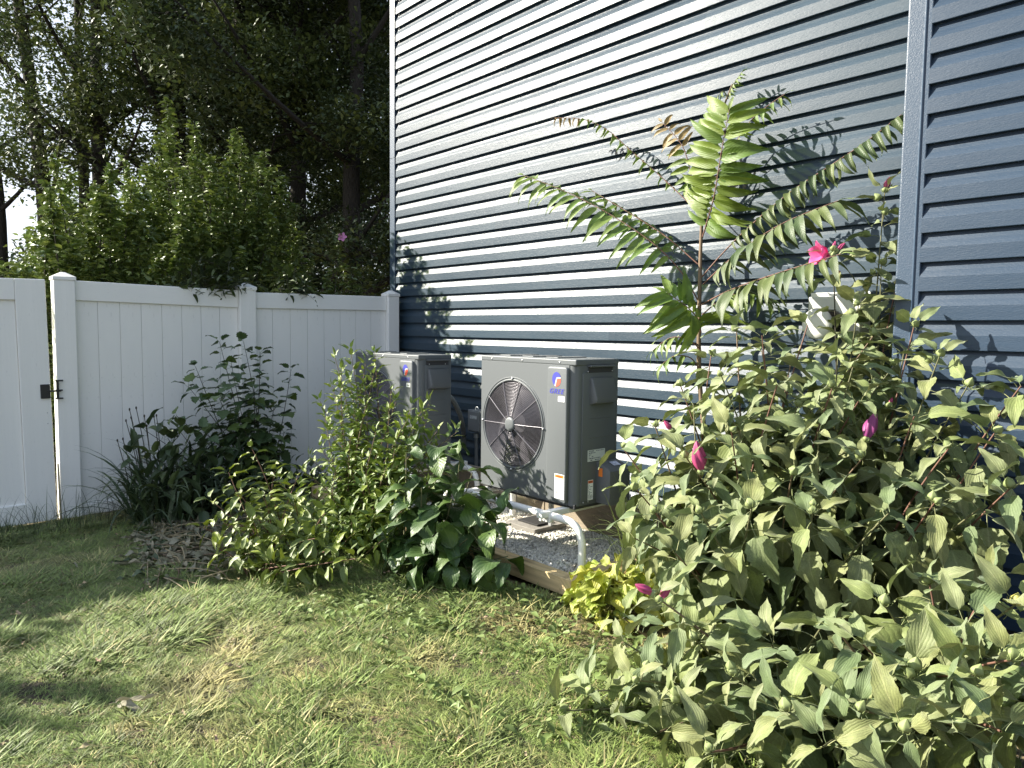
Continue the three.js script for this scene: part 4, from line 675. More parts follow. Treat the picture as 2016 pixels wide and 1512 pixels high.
  frond([W(1379, 730, 0.26), W(1360, 705, 0.33), W(1330, 700, 0.38), W(1300, 720, 0.4)], 4, 0.1, 0.09, { up: V(0, 0.95, 0.3), droop: 0.4 });
}
// ---------------------------------------------------------------- shrubs in front of the air conditioners
{
  seed(131);
  let list = [];
  const h = thing('hydrangea', 'hydrangea with broad dark green toothed leaves in front of the gravel bed', 'hydrangea', gv(3.1, 1.72));
  for (const [x, y, d] of [[800, 890, 4.35], [870, 880, 4.3], [905, 905, 4.25], [940, 990, 4.15], [985, 1020, 4.05], [830, 960, 4.15], [890, 980, 4.1], [960, 1080, 4.0], [860, 1050, 4.05], [920, 1060, 4.0], [1000, 1095, 3.95], [830, 1100, 4.0], [900, 1100, 3.95], [930, 930, 4.3]]) leafyStem(h, list, curvePts(gv(3.1 + rr(-0.2, 0.2), 1.7 + rr(-0.12, 0.12)), at(x, y, d), 0.1, 0.04), { r0: 0.006, r1: 0.003, mat: M.stemGreen, step: 0.075, t0: 0.35, size: [0.23, 0.18], incl: [-0.5, 0.0], geos: G.hyd, mats: L.hyd, pair: true, nUp: 0.5 });
  leaves(h, list);

  seed(137); list = [];
  const r = thing('rose_of_sharon', 'upright sunlit shrub of small notched leaves in front of the far air conditioner', 'shrub', gv(2.35, 1.75));
  for (const [x, y, d] of [[660, 705, 4.75], [738, 695, 4.7], [690, 750, 4.75], [630, 790, 4.8], [780, 790, 4.6], [845, 795, 4.55], [900, 850, 4.45], [720, 760, 4.7], [650, 850, 4.75], [700, 820, 4.65], [760, 850, 4.6], [815, 840, 4.5], [610, 900, 4.75], [680, 900, 4.6], [590, 960, 4.7], [740, 900, 4.55], [800, 900, 4.5], [850, 870, 4.5], [640, 960, 4.6], [545, 945, 4.75], [880, 900, 4.4], [672, 730, 4.75], [705, 770, 4.7], [735, 740, 4.65], [640, 820, 4.75], [670, 770, 4.7], [765, 810, 4.55], [800, 830, 4.5], [830, 810, 4.5], [720, 800, 4.6], [690, 860, 4.55], [740, 850, 4.5], [780, 870, 4.45], [860, 850, 4.45], [630, 880, 4.65], [600, 930, 4.65], [570, 990, 4.65], [660, 930, 4.55], [820, 880, 4.4], [710, 900, 4.5], [760, 920, 4.4], [710, 960, 4.5], [625, 1030, 4.5], [760, 980, 4.4], [660, 1010, 4.35], [700, 1050, 4.25], [740, 1010, 4.3], [690, 1000, 4.35], [780, 960, 4.35], [720, 940, 4.4], [760, 1060, 4.2], [640, 1060, 4.3], [800, 1000, 4.25], [850, 960, 4.2], [690, 690, 4.75], [720, 715, 4.7], [770, 770, 4.6], [810, 800, 4.55], [655, 760, 4.8], [840, 830, 4.5]]) leafyStem(r, list, curvePts(gv(2.4 + rr(-0.2, 0.2), 1.75 + rr(-0.15, 0.15)), at(x, y, d), 0.08, 0.05), { r0: 0.006, r1: 0.0018, mat: M.stemBrown, step: 0.019, t0: 0.12, size: [0.095, 0.066], incl: [-0.15, 0.55], geos: G.ros, mats: L.ros, nUp: 0.3 });
  leaves(r, list);

  seed(139); list = [];
  const p = thing('peony', 'low sunlit clump of lance-shaped green and yellowish leaves at the lawn edge', 'shrub', gv(2.45, 2.4));
  for (const [x, y, d] of [[497, 885, 4.45], [450, 930, 4.4], [540, 930, 4.4], [415, 985, 4.4], [470, 970, 4.3], [520, 980, 4.25], [580, 990, 4.2], [440, 1030, 4.25], [500, 1030, 4.15], [560, 1050, 4.1], [620, 1060, 4.05], [430, 1080, 4.15], [480, 1090, 4.05], [540, 1110, 4.0], [600, 1110, 3.95], [660, 1080, 4.0], [640, 1010, 4.1], [700, 1100, 3.9], [590, 930, 4.4], [400, 1040, 4.3]]) leafyStem(p, list, curvePts(gv(2.45 + rr(-0.25, 0.25), 2.35 + rr(-0.2, 0.2)), at(x, y, d), 0.12, 0.04), { r0: 0.005, r1: 0.002, mat: M.stemRed, step: 0.021, t0: 0.3, size: [0.125, 0.09], incl: [-0.35, 0.35], geos: G.peo, mats: L.peo, nUp: 0.3 });
  leaves(p, list);

  seed(149); list = [];
  const s = thing('rose_of_sharon', 'dark young shrub in the shade against the white fence, with lobed leaves', 'shrub', gv(0.62, 1.75));
  const S = (x, y, X) => onX(x, y, X);
  for (const [x, y, X] of [[432, 672, 0.5], [480, 675, 0.55], [512, 693, 0.55], [573, 728, 0.6], [385, 722, 0.55], [370, 760, 0.6], [347, 818, 0.7], [455, 715, 0.7], [430, 780, 0.8], [500, 750, 0.75], [540, 800, 0.7], [560, 850, 0.65], [470, 820, 0.8], [400, 850, 0.85], [520, 870, 0.8], [500, 800, 0.7]]) leafyStem(s, list, curvePts(gv(0.62 + rr(-0.12, 0.12), 1.72 + rr(-0.15, 0.15)), S(x, y, X), 0.08, 0.04), { r0: 0.006, r1: 0.0018, mat: M.stemDark, step: 0.03, t0: 0.25, size: [0.125, 0.095], incl: [-0.45, 0.2], geos: G.sap, mats: L.sap, nUp: 0.5 });
  leaves(s, list);

  seed(151); list = [];
  const q = thing('peony', 'shaded broad-leaved clump at the foot of the fence, left of the dark young shrub', 'shrub', gv(0.95, 2.15));
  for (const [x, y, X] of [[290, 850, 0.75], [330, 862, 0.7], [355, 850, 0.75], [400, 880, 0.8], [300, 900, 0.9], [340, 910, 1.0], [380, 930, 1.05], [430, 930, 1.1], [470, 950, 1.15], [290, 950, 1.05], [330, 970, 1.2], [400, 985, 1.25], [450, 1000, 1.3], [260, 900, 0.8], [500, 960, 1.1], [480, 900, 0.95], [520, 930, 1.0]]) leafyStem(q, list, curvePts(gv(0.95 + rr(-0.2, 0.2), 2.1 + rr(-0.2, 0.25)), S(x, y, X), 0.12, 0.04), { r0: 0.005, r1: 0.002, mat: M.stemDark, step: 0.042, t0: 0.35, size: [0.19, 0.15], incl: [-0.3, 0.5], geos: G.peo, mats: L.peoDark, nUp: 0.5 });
  leaves(q, list);

  seed(157); list = [];
  const iv = thing('ground_ivy', 'dark low ivy along the foot of the fence behind the sunlit shrubs', 'ground cover', gv(0.6, 1.0));
  for (let i = 0; i < 9; i++) leafyStem(iv, list, curvePts(gv(rr(0.4, 0.9), rr(0.75, 1.4)), S(rr(530, 640), rr(905, 950), rr(0.4, 0.7)), 0.1, 0.06), { r0: 0.003, r1: 0.0015, mat: M.stemDark, step: 0.03, t0: 0.1, size: [0.11, 0.09], incl: [-0.2, 0.3], geos: G.simple, mats: L.vine, nUp: 0.6 });
  leaves(iv, list, 'leaf', 150);

  seed(163); list = [];
  const lm = thing('sweet_potato_vine', 'lime-yellow mound of crumpled heart-shaped leaves beside the timber corner', 'plant', gv(4.2, 1.32));
  for (let i = 0; i < 120; i++) {
    const a = rr(0, 6.283), rad = 0.23 * Math.sqrt(rnd()), hgt = 0.24 * Math.sqrt(Math.max(0, 1 - (rad / 0.235) ** 2)) * rr(0.55, 1.15), p0 = gv(4.2 + rad * Math.cos(a), 1.32 + rad * Math.sin(a)); p0.y += hgt;
    const out = V(Math.cos(a), rr(-0.5, 0.35), Math.sin(a)), s = rr(0.07, 0.125);
    list.push({ g: pick(G.lime), m: pick(L.lime), M: place(p0, out.add(jit(0.5)), V(0, 0.8, 0).add(jit(0.5)).addScaledVector(SUN, 0.4), s), s });
  }
  for (let i = 0; i < 9; i++) part('stem', taper(curvePts(gv(4.2, 1.32), gv(4.2 + rr(-0.16, 0.16), 1.32 + rr(-0.16, 0.16), 0.13), 0.2).map((v) => v.sub(lm.position)), 0.004, 0.002, 6, 4), M.stemGreen, lm);
  leaves(lm, list);
  { const m = part('leaf', G.lime[1], L.ailRed[0], lm); place(at(1230, 1108, 3.62).sub(lm.position), V(0.3, -0.5, 0.6), V(0, 0.7, 0.6), 0.06).decompose(m.position, m.quaternion, m.scale); m.userData.label = 'orange withering leaf'; }
}
// ---------------------------------------------------------------- strappy clumps, seed stalks
function strap(w, n, k0, k1) {                                            // an arching blade, unit length, folded along its middle
  const P = [], I = [], UV = []; let y = 0, z = 0;
  for (let i = 0; i <= n; i++) { const t = i / n, a = lerp(k0, k1, t * t * 0.6 + t * 0.4); if (i) { y += Math.sin(a) / n; z += Math.cos(a) / n; } const hw = w * (1 - t ** 3) * (0.75 + 0.25 * Math.min(1, t * 5)); P.push(-hw, y + hw * 0.35 * Math.cos(a), z, 0, y, z, hw, y + hw * 0.35 * Math.cos(a), z); UV.push(0, t, 0.5, t, 1, t); }
  for (let i = 0; i < n; i++) for (let j = 0; j < 2; j++) { const q = i * 3 + j; I.push(q, q + 3, q + 1, q + 1, q + 3, q + 4); }
  const g = new THREE.BufferGeometry(); g.setAttribute('position', new THREE.Float32BufferAttribute(P, 3)); g.setAttribute('uv', new THREE.Float32BufferAttribute(UV, 2)); g.setIndex(I); g.computeVertexNormals(); return g;
}
{
  seed(171);
  const straps = [strap(0.016, 8, 1.35, -0.6), strap(0.014, 8, 1.2, -0.2), strap(0.018, 8, 1.45, 0.3), strap(0.013, 8, 1.0, -1.0)];
  const sm = [foliage(0.045, 0.075, 0.026, 0.25, 0.5), foliage(0.035, 0.06, 0.025, 0.25, 0.5), foliage(0.07, 0.1, 0.035, 0.25, 0.5)];
  const d = thing('daylily', 'shaded clump of strappy leaves with thin seed stalks against the fence', 'plant', gv(0.7, 2.35));
  let list = [];
  for (let i = 0; i < 280; i++) { const a = rr(0, 6.283), p = gv(0.7 + rr(-0.22, 0.4), 2.42 + rr(-0.3, 0.3)), s = rr(0.4, 0.85); list.push({ g: pick(straps), m: pick(sm), M: place(p, V(Math.cos(a), 0, Math.sin(a)), V(0, 1, 0).add(jit(0.15)), s, s * rr(0.8, 1.2)), s }); }
  leaves(d, list);
  const S = (x, y) => onX(x, y, 0.55);
  for (const [x, y, bx, by] of [[255, 806, 290, 920], [268, 803, 300, 920], [248, 828, 285, 930], [258, 822, 285, 910], [284, 819, 305, 930], [303, 820, 318, 900], [308, 818, 320, 900], [231, 867, 268, 960], [242, 864, 275, 960], [261, 852, 285, 940], [289, 838, 300, 930]]) {
    const t = S(x, y).sub(d.position), b = S(bx, by + 60).sub(d.position); const g = part('seed_stalk', taper([b, b.clone().lerp(t, 0.6).add(V(0, 0.01, -0.006)), t], 0.0038, 0.0026, 6, 4), M.stemDark, d); part('seed_head', new THREE.SphereGeometry(0.008, 7, 6).scale(0.8, 1.5, 0.8).translate(t.x, t.y, t.z), M.stemDark, g);
  }
  const og = thing('ornamental_grass', 'tuft of fine upright green grass beside the stand, left edge of the hibiscus', 'grass', gv(4.12, 0.95));
  const fine = [strap(0.006, 7, 1.5, 0.9), strap(0.005, 7, 1.4, 0.2), strap(0.006, 7, 1.5, -0.5)]; list = [];
  for (let i = 0; i < 150; i++) { const a = rr(0, 6.283), s = rr(0.35, 0.72), p = gv(4.12 + rr(-0.1, 0.1), 0.95 + rr(-0.1, 0.1)); list.push({ g: pick(fine), m: pick([L.ros[0], L.ros[2], L.peo[0]]), M: place(p, V(Math.cos(a), 0, Math.sin(a)), V(0, 1, 0).add(jit(0.12)), s), s }); }
  leaves(og, list, 'blade');
  // long grass left uncut along the fence foot
  const fg = thing('long_grass', 'fringe of uncut long grass along the foot of the gate and fence', 'grass', gv(0.55, 2.9)); list = [];
  for (let i = 0; i < 420; i++) { const z = rr(1.9, 3.7), p = gv(rr(0.3, 0.75), z), a = rr(0, 6.283), s = rr(0.1, 0.34); list.push({ g: pick(fine), m: pick(sm), M: place(p, V(Math.cos(a) + 0.5, 0, Math.sin(a)), V(0, 1, 0).add(jit(0.3)), s), s }); }
  leaves(fg, list, 'blade');
}
// ---------------------------------------------------------------- heap of cut stalks and withered leaves
{
  seed(181);
  const c = thing('plant_cuttings', 'heap of wilted cut leaves and stalks on the lawn by the fence plants', 'plant cuttings', gv(1.35, 2.55)); let list = [];
  const spot = () => { const t = rnd(), p = V(lerp(0.75, 2.25, t) + rr(-0.25, 0.25), 0, lerp(2.35, 2.8, t) + rr(-0.38, 0.3)); return gv(p.x, p.z, rr(0.0, 0.05) * (1 - Math.abs(t - 0.5))); };
  for (let i = 0; i < 420; i++) { const a = rr(0, 6.283), s = rr(0.07, 0.2); list.push({ g: pick(G.dead), m: pick(rnd() < 0.2 ? L.peoDark : L.dead), M: place(spot().add(V(0, 0.012, 0)), V(Math.cos(a), rr(-0.15, 0.25), Math.sin(a)), V(0, 1, 0).add(jit(0.7)), s), s }); }
  leaves(c, list);
  for (let i = 0; i < 170; i++) { const p = spot(), a = rr(-0.5, 0.9) + (rnd() < 0.2 ? 1.5 : 0), l = rr(0.12, 0.45), q = p.clone().add(V(Math.cos(a) * l, rr(-0.01, 0.05), -Math.sin(a) * l)); q.y = Math.max(q.y, gh(q.x, q.z) + 0.01); p.y += 0.015; part('stalk', taper([p, p.clone().lerp(q, 0.5).add(V(0, rr(0, 0.03), 0)), q].map((v) => v.clone().sub(c.position)), rr(0.003, 0.006), 0.002, 4, 5), pick([M.straw, M.stemBrown, M.straw]), c); }
  const dl = (px, py, label, s, n) => { const r = ray(px, py), k = (gh(0, 0) - CAM.y) / r.y; let p = CAM.clone().addScaledVector(r, k); p = gv(p.x, p.z, 0.035); const o = thing('dead_leaf', label, 'dead leaf', p); for (let i = 0; i < n; i++) { const m = part('leaf', G.dead[i % 3], L.dead[i % 3 === 1 ? 2 : 0], o), a = rr(0.3, 1.1); place(V(rr(-0.02, 0.02), i * 0.008, rr(-0.02, 0.02)), V(Math.cos(a), 0, -Math.sin(a)), V(0, 1, 0).add(jit(0.3)), s).decompose(m.position, m.quaternion, m.scale); } };
  dl(225, 1400, 'long dry tan leaf lying on the sunny lawn at lower left', 0.15, 2);
  dl(140, 1118, 'small curled dead leaf lying on shaded grass below the gate post', 0.07, 1);
  dl(760, 1120, 'pale withered leaf lying in the grass below the hydrangea', 0.08, 1);
}
// ---------------------------------------------------------------- lawn
{
  seed(201);
  const tuft = (n, lmin, lmax, lie, w) => {                              // several bent blades leaning mostly one way
    const P = [], I = []; for (let b = 0; b < n; b++) {
      const a = rr(-1.1, 1.1) + (rnd() < 0.2 ? rr(0, 6.28) : 0), l = rr(lmin, lmax), bx = rr(-0.035, 0.035), bz = rr(-0.035, 0.035), e0 = rr(0.5, 1.4) * (1 - lie * 0.5), e1 = rr(-0.5, 0.5) - lie * 0.35, hw = w * rr(0.7, 1.3), dx = Math.cos(a), dz = Math.sin(a), q = P.length / 3; let h = 0, r = 0; const k = 4;
      for (let i = 0; i <= k; i++) { const t = i / k, e = lerp(e0, e1, t); if (i) { h += Math.sin(e) * l / k; r += Math.cos(e) * l / k; } const ww = hw * (1 - t * t * 0.9); P.push(bx + dx * r - dz * ww, Math.max(h, -0.004) - 0.004 * (i === 0), bz + dz * r + dx * ww, bx + dx * r + dz * ww, Math.max(h, -0.004) - 0.004 * (i === 0), bz + dz * r - dx * ww); if (i < k) { const o = q + i * 2; I.push(o, o + 2, o + 1, o + 1, o + 2, o + 3); } }
    }
    const g = new THREE.BufferGeometry(); g.setAttribute('position', new THREE.Float32BufferAttribute(P, 3)); g.setIndex(I); g.computeVertexNormals(); return g;
  };
  const geos = [tuft(9, 0.06, 0.15, 0.9, 0.0034), tuft(9, 0.05, 0.12, 0.6, 0.0032), tuft(9, 0.07, 0.17, 1, 0.0036), tuft(8, 0.04, 0.1, 0.1, 0.0034), tuft(9, 0.05, 0.14, 1, 0.003)];
  const mat = foliage(1, 1, 1, 0.3, 0.65), per = geos.map(() => []), n0 = 100000;
  const spots = [[455, 1290], [690, 1412], [385, 1372], [60, 1372], [845, 1310], [1010, 1235], [250, 1460], [620, 1330]].map(([a, b], i) => { const r = ray(a, b), k = (-0.08 - CAM.y) / r.y, p = CAM.clone().addScaledVector(r, k); return [p.x, p.z, 0.1 + 0.05 * (i % 3)]; });
  const patch = (x, z) => { let m = 0; for (const s of spots) { const d = Math.hypot(x - s[0], (z - s[1]) * 1.25) / (s[2] * (0.7 + 0.7 * vnoise(x * 14, z * 14, 651))); m = Math.max(m, 1 - sstep(d, 0.6, 1.3)); } return m; };
  const bare = (x, z) => fbm(x * 1.5 + 11, z * 1.5 + 5, 611, 3);
  for (let i = 0; i < n0; i++) {
    const x = rr(0.25, 6.3), z = rr(1.38, 4.3); if (x < 3.98 && z < 1.45) continue;
    if (x > 4.5 && z < 1.7 && rnd() < 0.7) continue;
    const p = gv(x, z), d = p.clone().sub(CAM), dep = d.dot(FWD); if (dep < 1.2 || Math.abs(d.dot(RGT) / dep) > 0.8 || d.dot(UPV) / dep < -0.62) continue;
    const heap = Math.exp(-(((x - 1.4) / 0.6) ** 2) - (((z - 2.6) / 0.3) ** 2)), br = bare(x, z), pat = fbm(x * 4.5 + 2, z * 4.5, 621, 3); if (rnd() < heap * 0.85) continue; if (br < 0.4 && rnd() < 0.6) continue; if (rnd() > 0.3 + 1.4 * pat) continue; const pm = patch(x, z); if (rnd() < pm * 0.72) continue;
    const fl = fbm(x * 0.7, z * 0.7, 631, 2), yaw = 2.3 + (fl - 0.5) * 6 + rr(-1.1, 1.1), s = rr(0.75, 1.25) * (0.36 + 0.72 * sstep(pat, 0.25, 0.75)), dry = clamp((0.47 - br) * 3 + rr(-0.3, 0.3) + pm * 0.9, 0, 1), k = rnd() < 0.12 ? 1 : dry;
    const t = rr(0.35, 1.45), c = [lerp(0.19, 0.45, k * 0.8) * t, lerp(0.255, 0.38, k * 0.8) * t, lerp(0.06, 0.17, k * 0.8) * t];
    per[Math.floor(rnd() * geos.length)].push([p, yaw, s, c]);
  }
  const lawn = tag(new THREE.Group(), 'mown lawn grass lying in loose swaths with dry straw-coloured patches', null, null, 'stuff'); lawn.name = 'grass'; scene.add(lawn);
  per.forEach((a, gi) => {
    const im = new THREE.InstancedMesh(geos[gi], mat, a.length), q = new THREE.Quaternion();
    a.forEach(([p, yaw, s, c], i) => { q.setFromEuler(new THREE.Euler(rr(-0.15, 0.15), yaw, rr(-0.15, 0.15))); mx.compose(p, q, V(s, s, s)); im.setMatrixAt(i, mx); im.setColorAt(i, col(...c)); });
    im.name = 'grass_blades'; im.userData.kind = 'stuff'; im.castShadow = im.receiveShadow = true; lawn.add(im);
  });
  { // scattered bits of dead leaf and clippings
    seed(207); const LM = std({ color: col(0.2, 0.16, 0.1), roughness: 0.9, side: THREE.DoubleSide }), n = 240, im = new THREE.InstancedMesh(G.dead[2], LM, n);
    for (let i = 0; i < n; i++) { const x = rr(0.6, 5), z = rr(1.6, 4), a = rr(0, 6.28); im.setMatrixAt(i, place(gv(x, z, rr(0.012, 0.05)), V(Math.cos(a), rr(-0.2, 0.2), Math.sin(a)), V(0, 1, 0).add(jit(0.5)), rr(0.015, 0.05))); const t = rr(0.5, 1.9); im.setColorAt(i, col(t, t * rr(0.85, 1.05), t * 0.9)); }
    im.name = 'leaf_litter'; tag(im, 'small bits of dead leaf scattered through the grass', null, null, 'stuff'); im.castShadow = im.receiveShadow = true; scene.add(im);
  }
  // small broad-leaved weeds in the lawn below the gravel bed
  const weeds = tag(new THREE.Group(), 'low broad-leaved weeds growing through the grass in front of the timber edge', null, null, 'stuff'); weeds.name = 'weeds'; scene.add(weeds);
  seed(211); const W1 = foliage(0.19, 0.26, 0.07, 0.4, 0.55);
  G.simple.forEach((g, gi) => {
    const m = []; for (let i = 0; i < 600; i++) { const x = rr(3.1, 4.9), z = rr(1.5, 2.6); if (fbm(x * 2.2, z * 2.2, 641, 2) < 0.46 + 0.18 * Math.abs(z - 1.9)) continue; const a = rr(0, 6.28), s = rr(0.03, 0.062); m.push(place(gv(x, z, rr(0.01, 0.07)), V(Math.cos(a), rr(-0.3, 0.4), Math.sin(a)), V(0, 1, 0).add(jit(0.4)), s)); }
    const im = new THREE.InstancedMesh(g, W1, m.length); m.forEach((q, i) => { im.setMatrixAt(i, q); const t = rr(0.7, 1.3); im.setColorAt(i, col(t, t, t)); }); im.name = 'weed_leaves'; im.userData.kind = 'stuff'; im.castShadow = im.receiveShadow = true; weeds.add(im);
  });
}
// ---------------------------------------------------------------- shrubs behind the fence
function hedgeShrub(name, label, x, z, W, D, H, nst, leaf, mats, opt = {}) {
  const s = thing(name, label, 'shrub', gv(x, z)); const per = new Map(), n = opt.n ?? 5000;
  const prof = (t) => Math.sin(Math.PI * Math.pow(clamp(t, 0.02, 1), 0.72)) ** 0.6;
  for (let i = 0; i < nst; i++) {
    const a = rr(0, 6.283), rad = Math.sqrt(rnd()), tip = gv(x + W * 0.5 * rad * Math.cos(a), z + D * 0.5 * rad * Math.sin(a)); tip.y += H * (0.72 + 0.32 * rnd()) * (1 - 0.38 * rad ** 3) + (opt.spiky && rnd() < (opt.spiky === true ? 0.4 : opt.spiky) ? rr(0.15, 0.55) : 0);
    const pts = curvePts(gv(x + rr(-0.25, 0.25), z + rr(-0.25, 0.25)), tip, 0.1, 0.12), c = new THREE.CatmullRomCurve3(pts);
    part('stem', taper(pts.map((p) => p.clone().sub(s.position)), 0.016, 0.003, 8, 4), M.stemDark, s);
    const m = Math.round(n / nst);
    for (let k = 0; k < m; k++) {
      const t = lerp(0.22, 1.0, Math.pow(rnd(), 0.75)), p = c.getPoint(t), w = (t > 0.86 ? 0.035 : 0.2) * (opt.bushy ?? 1), b = rr(0, 6.283); p.add(V(rr(-w, w), rr(-w, w), rr(-w, w)));
      const dir = V(Math.cos(b), rr(-0.3, 0.9), Math.sin(b)), sz = rr(0.05, 0.088) * (opt.ls ?? 1), g = pick(leaf), mm = pick(mats), key = g.uuid + mm.uuid; if (!per.has(key)) per.set(key, [g, mm, []]); per.get(key)[2].push(place(p.sub(s.position), dir, SUNUP.clone().add(jit(0.6)), sz));
    }
  }
  for (const [g, mm, a] of per.values()) { const im = new THREE.InstancedMesh(g, mm, a.length); a.forEach((q, i) => im.setMatrixAt(i, q)); im.name = 'foliage'; im.userData.kind = 'stuff'; im.castShadow = im.receiveShadow = true; s.add(im); }
  return s;
}
{
  seed(221);
  const far = [L.far[0], L.far[0], L.far[1], L.far[2]];
  hedgeShrub('rose_of_sharon', 'sunlit rose of Sharon shrub with tall leafy shoots behind the middle of the fence', -1.75, 1.3, 3.0, 2.2, 3.5, 90, G.simple, far, { n: 48000, spiky: 0.12 });
  hedgeShrub('rose_of_sharon', 'sunlit bushy shrub behind the gate at the left edge of the photo', -0.7, 2.75, 1.4, 2.1, 2.85, 60, G.simple, far, { n: 30000 });
  hedgeShrub('rose_of_sharon', 'shrub behind the fence left of the gate, outside the picture, shading the lawn', -0.5, 7.5, 1.7, 3.0, 3.5, 56, G.simple, far, { n: 16000 });
  const sm = hedgeShrub('rose_of_sharon', 'thin open shrub with one pale pink flower behind the fence beside the house corner', -0.85, 0.3, 1.1, 0.9, 2.3, 26, G.simple, far, { n: 5200, spiky: true, bushy: 0.5 });
  { const p = at(674, 467, 8.0), fl = new THREE.Group(); fl.name = 'flower'; fl.position.copy(p).sub(sm.position); sm.add(fl); const ax = CAM.clone().sub(p).normalize().add(V(-0.3, 0.3, 0)).normalize(); for (let i = 0; i < 5; i++) { const q = V(0, 1, 0).cross(ax).normalize(), w = ax.clone().cross(q), an = i / 5 * 6.283, rad = q.clone().multiplyScalar(Math.cos(an)).addScaledVector(w, Math.sin(an)), m = part('petal', petalGeo, M.palePetal, fl); place(V(0, 0, 0), rad.clone().addScaledVector(ax, 0.4), ax, 0.055).decompose(m.position, m.quaternion, m.scale); } }
  // vine along the top of the fence
  seed(227); const v = thing('creeping_vine', 'dark green vine hanging over the top rail of the fence at its middle post', 'vine', V(0.1, 1.75, 1.45)); const list = [];
  for (let i = 0; i < 26; i++) { const z = rr(0.75, 2.15), a = V(-0.1 + rr(-0.25, 0.1), 1.72 + rr(-0.1, 0.25), z), b = V(rr(0.1, 0.27), 1.69 + rr(-0.06, 0.09) - 0.03 * Math.exp(-((z - 1.4) ** 2) * 4), z + rr(-0.25, 0.25)); leafyStem(v, list, [a, a.clone().lerp(b, 0.5).add(V(0, 0.06, 0)), b], { r0: 0.003, r1: 0.0012, mat: M.stemDark, step: 0.02, t0: 0.05, size: [0.11, 0.085], incl: [-0.3, -0.1], geos: G.simple, mats: L.vine, nUp: 0.4 }); }
  leaves(v, list, 'leaf', 300);
}
// ---------------------------------------------------------------- trees behind
const sprayGeo = (n, s, w, rad) => {
  const P = [], I = []; for (let b = 0; b < n; b++) {
    const c = V(rr(-1, 1), rr(-0.8, 0.8), rr(-1, 1)).multiplyScalar(rad), a = rr(0, 6.283), d = V(Math.cos(a), rr(-0.8, 0.25), Math.sin(a)).normalize(), u = V(rr(-0.6, 0.6), 1, rr(-0.6, 0.6)), x = u.clone().cross(d).normalize(), y = d.clone().cross(x), l = s * rr(0.7, 1.25), q = P.length / 3;
    const pt = (t, k, h) => { const v = c.clone().addScaledVector(d, t * l).addScaledVector(x, k * w * l).addScaledVector(y, h * l); P.push(v.x, v.y, v.z); };
    pt(0, 0, 0); pt(0.35, -0.5, 0.07); pt(0.35, 0, 0); pt(0.35, 0.5, 0.07); pt(1, 0, -0.12); I.push(q, q + 2, q + 1, q, q + 3, q + 2, q + 1, q + 2, q + 4, q + 2, q + 3, q + 4);
  }
  const g = new THREE.BufferGeometry(); g.setAttribute('position', new THREE.Float32BufferAttribute(P, 3)); g.setIndex(I); g.computeVertexNormals(); return g;
};
seed(301);
const SPRAY = [sprayGeo(9, 0.1, 0.55, 0.2), sprayGeo(9, 0.09, 0.5, 0.2), sprayGeo(8, 0.11, 0.6, 0.22)];
const TL = [foliage(0.085, 0.12, 0.032, 0.45), foliage(0.06, 0.09, 0.032, 0.4), foliage(0.13, 0.165, 0.04, 0.5)];
